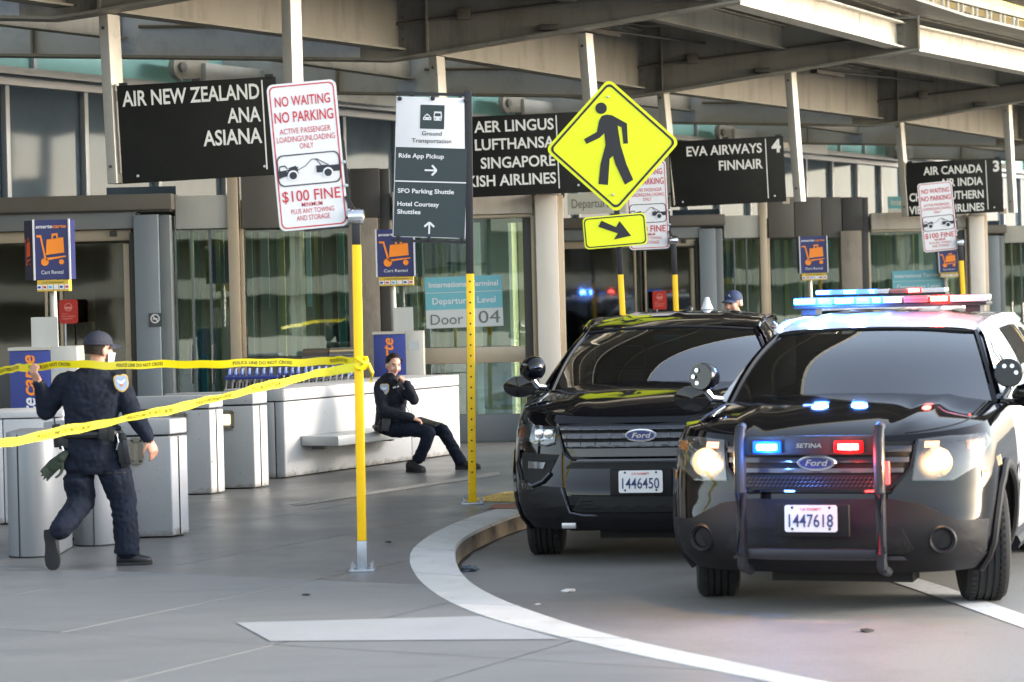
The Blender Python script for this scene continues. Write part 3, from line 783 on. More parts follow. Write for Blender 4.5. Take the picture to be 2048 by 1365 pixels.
def truck_icon(fr, x0, x1, y0, y1, t):
    w_, h_ = x1 - x0, y1 - y0
    a = rrect(x0, x1, y0, y1, h_ * .2); b = rrect(x0 + w_ * .018, x1 - w_ * .018, y0 + w_ * .018, y1 - w_ * .018, h_ * .185)
    vf = [ring(fr, a, b, .005)]
    def q(p): return [(x0 + w_ * u, y0 + h_ * v) for u, v in p]
    vf.append(poly(fr, q([(.02, .28), (.15, .33), (.15, .52), (.30, .58), (.335, .60), (.31, .46), (.34, .40), (.30, .36), (.2, .36), (.16, .5), (.02, .5)]), .005))
    vf.append(poly(fr, q([(.02, .36), (.13, .42), (.2, .5), (.18, .58), (.30, .64), (.335, .48), (.32, .44), (.29, .44), (.02, .26)]), .0055))
    vf.append(poly(fr, q([(.62, .36), (.72, .36), (.78, .42), (.86, .36), (.985, .36), (.985, .56), (.82, .56), (.78, .58), (.70, .58), (.62, .58)]), .005))
    vf.append(poly(fr, q([(.02, .5), (.04, .66), (.13, .68), (.17, .56), (.155, .55), (.12, .64), (.05, .62), (.04, .5)]), .005))
    def ln(p, r, wd=.012):
        p = V((x0 + w_ * p[0], y0 + h_ * p[1], 0)); r = V((x0 + w_ * r[0], y0 + h_ * r[1], 0)); d = (r - p).normalized() * wd * w_ / 2; n = V((-d.y, d.x, 0))
        return poly(fr, [((p + n).x, (p + n).y), ((p - n).x, (p - n).y), ((r - n).x, (r - n).y), ((r + n).x, (r + n).y)], .0052)
    vf += [ln((.33, .5), (.45, .6), .01), ln((.45, .6), (.56, .8), .012), ln((.56, .8), (.64, .79), .012), ln((.62, .8), (.71, .56), .014), ln((.63, .8), (.82, .57), .014)]
    mk('tow_truck_symbol', J(*vf), M_ink, t)
    wh, bl = [], []
    for cx in (.245, .80):
        c = (x0 + w_ * cx, y0 + h_ * .33)
        wh.append(poly(fr, circ(*c, w_ * .085, 20), .0065)); bl.append(poly(fr, circ(*c, w_ * .06, 20), .0075))
    mk('symbol_wheel_gap', wh, M_white, t); mk('symbol_wheel', bl, M_ink, t)
def no_parking(Z, bl, br, tl, base, top_px, wd, ysplit, label, brk):
    t = thing('no_parking_sign', label, 'sign', tuple(base), group='no waiting no parking signs on yellow posts')
    fr = pxframe(bl, br, tl, Z); w_, h_ = fr.w, fr.h
    mk('plate', poly(fr, rrect(0, w_, 0, h_, w_ * .09), 0, .006), M_white, t); mk('plate_back', poly(fr, rrect(0, w_, 0, h_, w_ * .09), -.007, .002), M_back, t)
    a = rrect(w_ * .03, w_ * .97, w_ * .03, h_ - w_ * .03, w_ * .08); b = rrect(w_ * .047, w_ * .953, w_ * .047, h_ - w_ * .047, w_ * .07)
    mk('red_border', ring(fr, a, b, .003), M_red, t)
    L = [('NO WAITING', .845, .065, .80, .012), ('NO PARKING', .735, .07, .85, .012), ('ACTIVE PASSENGER', .655, .038, .74, .0), ('LOADING/UNLOADING', .60, .038, .84, .0), ('ONLY', .55, .036, .2, .0),
         ('$100 FINE', .195, .072, .84, .008), ('MINIMUM', .155, .028, .3, .005), ('PLUS ANY TOWING', .11, .032, .62, .0), ('AND STORAGE', .062, .034, .48, .0)]
    mk('lettering', list([text(fr, s_, w_ * .5, h_ * y, h_ * c, .003, 'C', w_ * wdt, bo) for s_, y, c, wdt, bo in L]), M_red, t)
    truck_icon(fr, w_ * .045, w_ * .955, h_ * .30, h_ * .515, t)
    tp = square_post(t, base, top_px, base[1], wd, ysplit)
    e = fr.pt(w_, h_ * .07); e2 = fr.pt(w_, h_ * .2)
    mk('side_frame', bar(fr.pt(w_ + .012, h_ * .02, -.01), fr.pt(w_ + .012, h_ * .58, -.01), .018, .02), M_red if False else M_pb, t)
    mk('bottom_frame', bar(fr.pt(w_ * .35, -.006, -.012), fr.pt(w_, -.006, -.012), .018, .018), M_pb, t)
    mk('bracket_arm', JL(bar(e, tp + V((0, 0, -.02)), .03, .05), bar(e2, tp + V((0, 0, .02)), .022, .03)), M_pb, t)
    mk('bracket_clamp', lathe([(.001, -.06), (.05, -.05), (.06, 0), (.05, .05), (.001, .06)], tp + V((0, 0, .02)), V((1, 0, 0)), 14), M_chrome, t, smooth=True)
    for yy in (.1, .27, .43): mk('bolt', lathe([(.012, 0), (.012, .02), (.001, .022)], fr.pt(w_ + .01, h_ * yy, 0), fr.n, 6), M_alu, t)
    return t
no_parking(G(725, 1142).y, (560, 464), (698, 451), (534, 171), G(725, 1142), (712, 440), .058, 490, 'white and red NO WAITING NO PARKING sign on the nearest yellow post', None)
Zm = 29.5
b2 = P(1352, 620, Zm); b2.z = 0
no_parking(Zm, (1259, 501), (1340, 497), (1244, 325), P(1365, 620, Zm) * V((1, 1, 0)) if False else V((P(1362, 900, Zm).x, Zm, 0)), (1347, 485), .062, 550, 'white and red NO PARKING sign partly hidden behind the yellow pedestrian signs', None)
Zr = 36.0
no_parking(Zr, (1848, 506), (1917, 499), (1838, 368), V((P(1938, 800, Zr).x, Zr, 0)), (1920, 488), .07, 522, 'white and red NO WAITING sign in front of the farthest airline sign at right', None)
# --- ground transportation sign
Z2 = G(945, 1008).y
t = thing('ground_transportation_sign', 'white and dark green Ground Transportation sign on a tall black and yellow post', 'sign', tuple(G(945, 1008)))
fr = pxframe((785, 474), (931, 478), (780, 193), Z2 - .03); w_, h_ = fr.w, fr.h
M_gr = mat('sign_dark_green', S('2c3a3c'), .45)
mk('board', poly(fr, [(0, 0), (w_, 0), (w_, h_), (0, h_)], 0, .02), M_white, t, bev=.003)
mk('green_field', poly(fr, [(.008, .006), (w_ - .008, .006), (w_ - .008, h_ * .64), (.008, h_ * .64)], .003), M_gr, t)
mk('white_rule', poly(fr, [(.008, h_ * .393), (w_ - .008, h_ * .393), (w_ - .008, h_ * .402), (.008, h_ * .402)], .006), M_white, t)
ic = (.335 * w_, .665 * w_)
mk('symbol_square', poly(fr, [(ic[0], h_ * .775), (ic[1], h_ * .775), (ic[1], h_ * .945), (ic[0], h_ * .945)], .003), M_gr, t)
def Q(p, cx, cy, k): return [(cx + a * k, cy + b * k) for a, b in p]
k = w_ / 10
cy = h_ * .855; cx1 = w_ * .43; cx2 = w_ * .575
mk('taxi_symbol', JL(poly(fr, Q([(-.55, -.35), (.55, -.35), (.58, 0), (.42, .1), (.28, .38), (-.28, .38), (-.42, .1), (-.58, 0)], cx1, cy, k), .006), poly(fr, Q([(-.12, .4), (.12, .4), (.1, .52), (-.1, .52)], cx1, cy, k), .006)), M_white, t)
mk('bus_symbol', J(poly(fr, Q([(-.5, -.4), (.5, -.4), (.58, .2), (.5, .85), (-.5, .85), (-.58, .2)], cx2, cy, k), .006)), M_white, t)
mk('symbol_window', JL(poly(fr, Q([(-.3, .06), (.3, .06), (.2, .28), (-.2, .28)], cx1, cy, k), .008), poly(fr, Q([(-.42, .2), (.42, .2), (.38, .62), (-.38, .62)], cx2, cy, k), .008),
   poly(fr, circ(cx1 - .34 * k, cy - .15 * k, .09 * k, 8), .008), poly(fr, circ(cx1 + .34 * k, cy - .15 * k, .09 * k, 8), .008), poly(fr, circ(cx2 - .34 * k, cy - .15 * k, .09 * k, 8), .008), poly(fr, circ(cx2 + .34 * k, cy - .15 * k, .09 * k, 8), .008)), M_gr, t)
mk('lettering', JL(text(fr, 'Ground', w_ * .5, h_ * .728, h_ * .029, .006, 'C', w_ * .27, .006), text(fr, 'Transportation', w_ * .5, h_ * .676, h_ * .029, .006, 'C', w_ * .54, .006)), M_gr, t)
mk('lettering', JL(text(fr, 'Ride App Pickup', w_ * .055, h_ * .565, h_ * .03, .006, 'L', w_ * .62, .022), text(fr, 'SFO Parking Shuttle', w_ * .055, h_ * .315, h_ * .03, .006, 'L', w_ * .77, .022),
   text(fr, 'Hotel Courtesy', w_ * .055, h_ * .222, h_ * .03, .006, 'L', w_ * .57, .022), text(fr, 'Shuttles', w_ * .055, h_ * .166, h_ * .03, .006, 'L', w_ * .32, .022)), M_white, t)
def arrow(fr, cx, cy, L, ang, th, off=.006):
    c, s = math.cos(ang), math.sin(ang)
    p = [(-.5, -th), (.3, -th), (.08, -.32), (.08 + .1, -.45), (.5 + .06, 0), (.18, .45), (.08, .32), (.3, th), (-.5, th)]
    p = [(-.5, -th), (.28, -th), (.02, -.36), (.16, -.46), (.5, -.08), (.5, .08), (.16, .46), (.02, .36), (.28, th), (-.5, th)]
    return poly(fr, [(cx + (a * c - b * s) * L, cy + (a * s + b * c) * L) for a, b in p], off)
mk('arrow_symbol', arrow(fr, w_ * .5, h_ * .48, w_ * .17, 0, .07), M_white, t)
mk('arrow_symbol', arrow(fr, w_ * .5, h_ * .07, w_ * .165, math.pi / 2, .07), M_white, t)
tp = square_post(t, G(945, 1008), (936, 182), Z2, .068, 548, galv=False, holes=True)
mk('frame_rail', bar(fr.pt(-.01, h_ + .03, -.02), fr.pt(w_ + .04, h_ + .03, -.02), .025, .025), M_pb, t)
mk('frame_rail', bar(fr.pt(-.01, -.03, -.02), fr.pt(w_ + .04, -.03, -.02), .025, .025), M_pb, t)
for a, b in ((.03, h_ - .02), (.5 * w_, h_ - .01), (w_ - .03, h_ - .02), (.05, -.0), (.5 * w_, -.01), (w_ - .03, .0)):
    mk('clip', lathe([(.02, -.01), (.02, .012), (.008, .014)], fr.pt(a, b, .0), fr.n, 8), M_pb, t)
# --- pedestrian crossing sign
Zp = 24.0
bp_ = V((P(1262, 900, Zp).x, Zp, 0))
t = thing('pedestrian_sign', 'yellow diamond pedestrian crossing sign over a yellow arrow plaque', 'sign', tuple(bp_))
M_fy = mat('fluorescent_yellow', S('eaf400'), .4)
c = P(1224, 291, Zp - .06)
tdia = P(1213, 157, Zp - .06); rdia = P(1356, 284, Zp - .06)
ex = (rdia - c); ey = (tdia - c)
q = (ex - ey).normalized(); L = ((ex - ey).length)
rt_ = (ex + ey).normalized()
fr = Fr(c - q * L / 2 - rt_ * L / 2, q * L, rt_ * L)
mk('diamond_plate', poly(fr, rrect(0, L, 0, L, L * .07, 6), 0, .005), M_fy, t); mk('plate_back', poly(fr, rrect(0, L, 0, L, L * .07, 6), -.006, .002), M_back, t)
mk('black_border', ring(fr, rrect(L * .028, L * .972, L * .028, L * .972, L * .055), rrect(L * .05, L * .95, L * .05, L * .95, L * .045), .003), M_pb, t)
# figure in upright frame
uf = Fr(c, (ex - (-ex)), ey); uf.w = ex.length * 2
m_ = ex.length / 132
def px(p): return [((a - 1224) * m_ * 1.0 + (b - 291) * m_ * .04, (291 - b) * m_ + 0 * (a - 1224)) for a, b in p]
uf = Fr(c, V((1, 0, ROLL)) , V((-ROLL, 0, 1)))
fig = [(1216, 229), (1227, 231), (1256, 249), (1256, 289), (1247, 289), (1245, 256), (1237, 252), (1241, 290), (1251, 330), (1263, 362), (1246, 371), (1229, 330), (1225, 312), (1218, 318), (1212, 370), (1193, 367), (1199, 328), (1211, 290), (1210, 266), (1200, 275), (1173, 286), (1169, 276), (1195, 263), (1201, 240), (1207, 231)]
k_ = (Zp - .06) / F
mk('walking_figure_symbol', J(poly(uf, [((a - 1224) * k_, (291 - b) * k_) for a, b in fig], .004), poly(uf, [((a - 1224) * k_, (291 - b) * k_) for a, b in circ(1206, 216, 11.5, 20)], .004)), M_pb, t)
for a, b in ((1216, 194), (1226, 390)): mk('bolt', lathe([(.012, 0), (.012, .01), (.001, .012)], P(a, b, Zp - .065), V((0, -1, 0)), 8), M_alu, t)
fr = pxframe((1170, 500), (1296, 489), (1166, 436), Zp - .06); w_, h_ = fr.w, fr.h
mk('plaque', poly(fr, rrect(0, w_, 0, h_, h_ * .14), 0, .005), M_fy, t); mk('plate_back', poly(fr, rrect(0, w_, 0, h_, h_ * .14), -.006, .002), M_back, t)
mk('black_border', ring(fr, rrect(w_ * .02, w_ * .98, w_ * .02, h_ - w_ * .02, h_ * .13), rrect(w_ * .038, w_ * .962, w_ * .038, h_ - w_ * .038, h_ * .11), .003), M_pb, t)
ar = [(.27, .66), (.32, .83), (.53, .60), (.60, .79), (.76, .30), (.45, .25), (.52, .42)]
ar = [(.24, .68), (.30, .86), (.52, .62), (.585, .80), (.745, .31), (.47, .24), (.54, .42)]
mk('arrow_symbol', poly(fr, [(a * w_, b * h_) for a, b in ar], .004), M_pb, t)
square_post(t, bp_, (1220, 180), Zp, .055, 550)
# --- door number signs and small signs on the building
M_cyan = mat('sign_cyan', S('6fb4bf'), .4); M_paleg = mat('sign_pale', S('c9cfcc'), .45)
def door_sign(dv, lab):
    ds = thing('door_number_sign', lab, 'sign', tuple(P(927, 600, ZA - .1) + dv), group='door number signs on the glass')
    fr = pxframe((853, 658), (1007, 652), (848, 556), ZA - .05); fr.O = fr.O + dv; w_, h_ = fr.w, fr.h
    mk('backing', poly(fr, [(0, 0), (w_, 0), (w_, h_), (0, h_)], 0, .01), M_paleg, ds)
    mk('blue_field', JL(poly(fr, [(0, h_ * .36), (w_, h_ * .36), (w_, h_ * .685), (0, h_ * .685)], .002), poly(fr, [(0, h_ * .70), (w_, h_ * .70), (w_, h_), (0, h_)], .002)), M_cyan, ds)
    mk('lettering', JL(text(fr, 'International Terminal', w_ * .5, h_ * .80, h_ * .10, .004, 'C', w_ * .9, .022), text(fr, 'Departures Level', w_ * .5, h_ * .47, h_ * .12, .004, 'C', w_ * .82, .01)), M_white, ds)
    mk('lettering', JL(text(fr, 'Door', w_ * .06, h_ * .07, h_ * .2, .004, 'L', w_ * .42, .0), text(fr, '04' if dv.length < 1 else '03', w_ * .68, h_ * .07, h_ * .24, .004, 'L', w_ * .28, .0)), mat('letter_grey', S('6b6d6a'), .5), ds)
    return ds
door_sign(V((0, 0, 0)), 'pale blue glass sign reading International Terminal Departures Level Door 04')
door_sign(dB, 'distant pale blue door sign behind the light bars of the patrol car')
def header_sign(dv, lab):
    ds = thing('departures_sign', lab, 'sign', tuple(P(1170, 410, ZA + 14.1) + dv), group='departures signs above the doors')
    fr = pxframe((1136, 430), (1252, 426), (1133, 388), ZA + 13.8); fr.O = fr.O + dv; w_, h_ = fr.w, fr.h
    mk('panel', poly(fr, [(0, 0), (w_, 0), (w_, h_), (0, h_)], 0, .05), M_paleg, ds)
    mk('blue_panel', poly(fr, [(0, h_ + .01), (w_, h_ + .01), (w_, h_ * 1.8), (0, h_ * 1.8)], 0, .05), M_cyan, ds)
    mk('lettering', text(fr, 'Departures', w_ * .07, h_ * .30, h_ * .42, .004, 'L', w_ * .72, .0), MATS['letter_grey'], ds)
    mk('lettering', text(fr, 'International', w_ * .07, h_ * 1.25, h_ * .36, .004, 'L', w_ * .86, .015), M_white, ds)
header_sign(V((0, 0, 0)), 'white Departures panel just right of the hanging airline signs, behind the diamond sign')
header_sign(dB, 'blue and white Departures panel at the far right frame edge')
def notice(x0, x1, y0, y1, Z, lab, ang=0):
    fr = pxframe((x0, y1), (x1, y1 - 1), (x0 - 1, y0), Z); w_, h_ = fr.w, fr.h
    t = thing('notice_sign', lab, 'sign', tuple(fr.pt(w_ / 2, h_ / 2)), group='red notices by the doors')
    mk('plate', poly(fr, rrect(0, w_, 0, h_, .03), 0, .01), mat('notice_red', S('b32a1e'), .5), t)
    mk('face_symbol', J(ring(fr, circ(w_ / 2, h_ * .68, w_ * .22), circ(w_ / 2, h_ * .68, w_ * .18), .003), poly(fr, [(w_ * .32, h_ * .6), (w_ * .68, h_ * .6), (w_ * .68, h_ * .7), (w_ * .32, h_ * .7)], .003)), mat('notice_pink', S('d98a80'), .5), t)
    mk('lettering', JL(text(fr, 'Notice', w_ * .15, h_ * .38, h_ * .06, .003, 'L', w_ * .3, 0), text(fr, 'Face covering', w_ * .15, h_ * .28, h_ * .06, .003, 'L', w_ * .7, .02), text(fr, 'required', w_ * .15, h_ * .18, h_ * .06, .003, 'L', w_ * .55, .02)), MATS['notice_pink'], t)
    mk('stand_rod', bar(fr.pt(w_ * .3, 0, -.03), V((fr.pt(w_ * .3, 0).x, fr.O.y + .03, 0)), .02, .02), M_alu, t)
notice(119, 156, 600, 648, ZA - .35, 'red notice sign on a stand by the nearest terminal door')
notice(1306, 1334, 583, 620, ZA + 13.6, 'red notice sign seen over the roof of the dark car')
fr = pxframe((298, 655), (324, 654), (297, 627), ZA - .37); w_, h_ = fr.w, fr.h
t = thing('no_smoking_sign', 'small grey square no smoking sign on the steel door post', 'sign', tuple(fr.pt(w_ / 2, h_ / 2)))
mk('plate', poly(fr, [(0, 0), (w_, 0), (w_, h_), (0, h_)], 0, .004), mat('plate_dark_grey', S('44484a'), .5), t)
mk('no_smoking_symbol', J(ring(fr, circ(w_ / 2, h_ * .6, w_ * .36), circ(w_ / 2, h_ * .6, w_ * .27), .003), poly(fr, [(w_ * .25, h_ * .8), (w_ * .31, h_ * .85), (w_ * .75, h_ * .4), (w_ * .69, h_ * .35)], .004), poly(fr, [(w_ * .3, h_ * .54), (w_ * .7, h_ * .54), (w_ * .7, h_ * .62), (w_ * .3, h_ * .62)], .0035)), M_white, t)

# ================================================================== BLOCKS, BENCH, BINS
M_blk = mat('block_front_shade', S('8d9091'), .6, var=.05, vscale=2, dirt=S('8c8b86'), dscale=3, dlo=.6, dhi=.85, bump=.15, bscale=80)  # shade on the camera-facing fronts put into a greyer colour
M_wht = mat('block_white', S('bababa'), .55, var=.03, vscale=2, dirt=S('b4aea2'), dscale=2.6, dlo=.62, dhi=.85, bump=.12, bscale=60)  # lit sides of the same blocks; also the white walls
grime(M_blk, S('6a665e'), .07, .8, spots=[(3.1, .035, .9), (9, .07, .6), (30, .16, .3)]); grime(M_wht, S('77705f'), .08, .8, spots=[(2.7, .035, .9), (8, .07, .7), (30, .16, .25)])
M_gap = mat('joint_dark', S('2c2c2a'), .9)
def block(front_r, wl, tk, zt, label, lamp=None, cap=True):
    """front_r: ground point of the front face's right corner. wl: width to the left, tk: thickness along U (the white side)"""
    O = V(front_r); A = V((math.cos(.06), math.sin(-.06) * 0, 0)).normalized()
    t = thing('concrete_block', label, 'block', tuple(O), group='grey concrete blocks with sunlit white ends')
    A = V((1, -.03, 0)).normalized()
    def sl(z0, z1, ins, m, nm):
        a = O - A * (wl - ins) + U * ins; b = O - A * ins + U * ins; c_ = b + U * (tk - 2 * ins); d = a + U * (tk - 2 * ins)
        ch = .035
        pts = [a, b - A * 0, c_, d]
        vs = [V((p.x, p.y, z0)) for p in pts] + [V((p.x, p.y, z1)) for p in pts]
        fs = [(3, 2, 1, 0), (4, 5, 6, 7), (0, 1, 5, 4), (1, 2, 6, 5), (2, 3, 7, 6), (3, 0, 4, 7)]
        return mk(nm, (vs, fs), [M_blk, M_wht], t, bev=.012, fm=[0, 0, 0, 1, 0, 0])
    sl(0.012, zt - .135, 0, 0, 'body'); sl(zt - .12, zt, 0, 0, 'cap_slab')
    a = O - A * (wl - .03) + U * .03; b = O - A * .03 + U * .03; q = [a, b, b + U * (tk - .06), a + U * (tk - .06)]
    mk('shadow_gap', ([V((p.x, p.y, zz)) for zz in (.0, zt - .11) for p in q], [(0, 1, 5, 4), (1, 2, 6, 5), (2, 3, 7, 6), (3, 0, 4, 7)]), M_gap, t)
    mk('side_joint', bar(O + U * tk * .45 + N * .002 + V((0, 0, .02)), O + U * tk * .45 + N * .002 + V((0, 0, zt - .14)), .006, .012), M_gap, t)
    if lamp:
        l0, l1, m0, m1, lit = lamp
        fr = pxframe((l0, m1), (l1, m1), (l0, m0), O.y - .04 + .03); w_, h_ = fr.w, fr.h
        mk('lamp_frame', list([bar(fr.pt(*p, .0), fr.pt(*q, .0), .02, .03) for p, q in (((0, 0), (w_, 0)), ((0, h_), (w_, h_)), ((0, 0), (0, h_)), ((w_, 0), (w_, h_)))]), mat('lamp_frame_metal', S('6a665c'), .4), t)
        mk('lamp_lens', poly(fr, [(.01, .01), (w_ * .98, .01), (w_ * .98, h_ * .98), (.01, h_ * .98)], -.005, .01), mat('lamp_recess', S('8d8674'), .5), t)
        if lit: mk('lit_lamp', poly(fr, [(.01, h_ * .2), (w_ * .72, h_ * .2), (w_ * .72, h_ * .8), (.01, h_ * .8)], .002, .004), mat('lit_lamp', S('fff0d0'), .5, emit=S('ffe9bd'), es=2.2), t)
    return t
block(G(345, 1076), .98, .22, .915, 'nearest grey block with a white end, right behind the walking officer', lamp=(262, 283, 880, 925, False))
block(G(423, 990), .95, .22, .93, 'middle grey block with a white end, unlit lamp on its front', lamp=(346, 372, 828, 864, False))
block(G(510, 978), .85, .24, .93, 'grey block with a lit square lamp, next to the long bench wall', lamp=(443, 466, 824, 856, True))
# rounded blocks
M_cyl = mat('bin_brushed_grey', S('8a8d90'), .42, var=.06, vscale=8, metal=.25, stretch=(1, 1, .1))
def roundblock(cpx, r, zt, label, seam, back=.5):
    g = G(*cpx); c = g + V((0, r, 0))
    t = thing('round_ended_block', label, 'block', tuple(c), group='round ended grey blocks')
    pts = [(-r, back), ] + [(r * math.cos(math.radians(a)), r * math.sin(math.radians(a))) for a in range(180, 361, 6)] + [(r, back)]
    vs = [c + V((x, y, 0)) for x, y in pts] + [c + V((x, y, zt)) for x, y in pts]; n = len(pts)
    mk('body', (vs, [(i, (i + 1) % n, (i + 1) % n + n, i + n) for i in range(n)] + [tuple(range(n, 2 * n)), tuple(range(n))[::-1]]), M_cyl, t, bev=.008)
    a = math.radians(seam); q = c + V((math.cos(a), math.sin(a), 0)) * (r + .001)
    mk('seam', bar(q + V((0, 0, 0)), q + V((0, 0, zt - .01)), .012, .006), M_gap, t)
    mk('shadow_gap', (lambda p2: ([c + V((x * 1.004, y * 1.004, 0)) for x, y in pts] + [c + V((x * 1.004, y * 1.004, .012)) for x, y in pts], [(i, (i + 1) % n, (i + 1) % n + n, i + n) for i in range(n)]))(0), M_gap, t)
    return t
roundblock((60, 1117), .185, .90, 'round ended grey block at the left frame edge, in front of the officer', 246)
roundblock((186, 1094), .165, .60, 'low round ended grey block seen between the legs of the walking officer', 274)
# long bench wall
F0, F1 = G(572, 957), G(915, 921)
F1 = F0 + U * 3.5
t = thing('bench_wall', 'long white concrete wall with the bench the officer sits on', 'bench wall', tuple(F0))
zt = .9
def wall_seg(s0, s1, z0, z1, ins, nm, dep=.75, m=M_wht):
    a = F0 + U * s0 - N * ins; b = F0 + U * s1 - N * ins
    pts = [a, b, b - N * dep, a - N * dep] if True else 0
    vs = [V((p.x, p.y, z0)) for p in pts] + [V((p.x, p.y, z1)) for p in pts]
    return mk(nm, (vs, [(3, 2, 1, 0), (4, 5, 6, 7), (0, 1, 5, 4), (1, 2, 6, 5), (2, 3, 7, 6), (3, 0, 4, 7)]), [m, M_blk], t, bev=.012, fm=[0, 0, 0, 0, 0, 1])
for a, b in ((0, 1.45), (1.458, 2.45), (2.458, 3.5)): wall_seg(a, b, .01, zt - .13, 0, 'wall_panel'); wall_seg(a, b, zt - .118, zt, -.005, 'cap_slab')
wall_seg(.02, 3.48, 0, zt - .1, .02, 'wall_core', m=M_gap)
# bench: px (617..830, 877..905)
bs, be = .28, 2.0
def bpt(s, o, z): return F0 + U * s + N * o + V((0, 0, z))
so_, eo = .46, .44
sz = .41
vs = [bpt(bs, 0.01, sz - .1), bpt(be, 0.01, sz - .1), bpt(be, eo, sz - .1), bpt(bs, so_, sz - .1), bpt(bs, 0.01, sz), bpt(be, 0.01, sz), bpt(be, eo, sz), bpt(bs, so_, sz)]
mk('bench_seat', (vs, [(3, 2, 1, 0), (4, 5, 6, 7), (0, 1, 5, 4), (1, 2, 6, 5), (2, 3, 7, 6), (3, 0, 4, 7)]), mat('bench_metal', S('b9bcbc'), .35, var=.05, metal=.4), t, bev=.01)
for s in (.5, 1.15, 1.8): mk('bench_bracket', bar(bpt(s, .01, sz - .125), bpt(s, .16, sz - .125), .05, .05), M_st, t)
# grey front wing at its left end
wl0 = G(540, 960)
t2 = thing('grey_end_wall', 'grey end slab with a vertical joint at the left end of the bench wall', 'block', tuple(wl0))
for a, b in ((537, 553), (555, 571)):
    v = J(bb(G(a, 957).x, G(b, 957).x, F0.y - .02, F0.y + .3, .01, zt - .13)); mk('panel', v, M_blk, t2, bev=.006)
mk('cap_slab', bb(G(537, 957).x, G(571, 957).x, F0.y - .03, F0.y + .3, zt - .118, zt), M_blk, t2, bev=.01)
mk('dark_core', bb(G(539, 957).x, G(569, 957).x, F0.y, F0.y + .28, 0, zt - .1), M_gap, t2)
# left planter wall
Zl = G(60, 1060).y
t = thing('white_wall', 'white concrete wall under the kiosk at the left frame edge', 'wall', (P(60, 900, Zl + 1).x, Zl + 1, 0))
vL = rect_px(-60, 128, 838, 1400, Zl + .5, .7); mk('wall_panel', bb(P(-60, 850, Zl).x, P(4.5, 850, Zl + .5).x, Zl + .5, Zl + 1.2, .01, P(60, 838, Zl + .5).z), M_wht, t, bev=.01)
mk('wall_panel', bb(P(6, 850, Zl + .5).x, P(126, 850, Zl + .5).x, Zl + .5, Zl + 1.2, .01, P(60, 838, Zl + .5).z), M_wht, t, bev=.01)
mk('cap_slab', bb(P(-60, 850, Zl).x, P(127, 850, Zl + .5).x, Zl + .49, Zl + 1.2, P(60, 836, Zl + .5).z, P(60, 823, Zl + .5).z), M_wht, t, bev=.01)

# ================================================================== KIOSKS
M_navy = mat('kiosk_blue', S('1f2f7d'), .35); M_navd = mat('kiosk_sign_blue', S('2b2f63'), .35); M_or = mat('kiosk_orange', S('f28a1c'), .45)
M_stn = mat('kiosk_steel', S('b7b3aa'), .42, metal=.35, var=.06, vscale=4); M_gold = mat('kiosk_card_strip', S('c9a93a'), .5)
M_edge = mat('sign_white_edge', S('cfcfcf'), .4)
def cart_icon(fr, x0, x1, y0, y1, parent, m, off=.006):
    w_, h_ = x1 - x0, y1 - y0
    def q(p): return [(x0 + w_ * a, y0 + h_ * b) for a, b in p]
    vf = [poly(fr, q([(.30, .34), (.92, .40), (.90, .86), (.34, .80)]), off),
          ring(fr, q([(.5, .80), (.72, .82), (.71, .99), (.51, .97)]), q([(.56, .80), (.66, .82), (.66, .92), (.56, .91)]), off),
          poly(fr, q([(0, .94), (.16, .94), (.31, .25), (.25, .22), (.12, .87), (0, .87)]), off),
          poly(fr, q([(.3, .17), (.97, .27), (.97, .31), (.3, .25)]), off),
          poly(fr, circ(x0 + w_ * .26, y0 + h_ * .13, w_ * .13, 18), off), poly(fr, circ(x0 + w_ * .82, y0 + h_ * .12, w_ * .085, 16), off)]
    return mk('cart_symbol', J(*vf), m, parent)
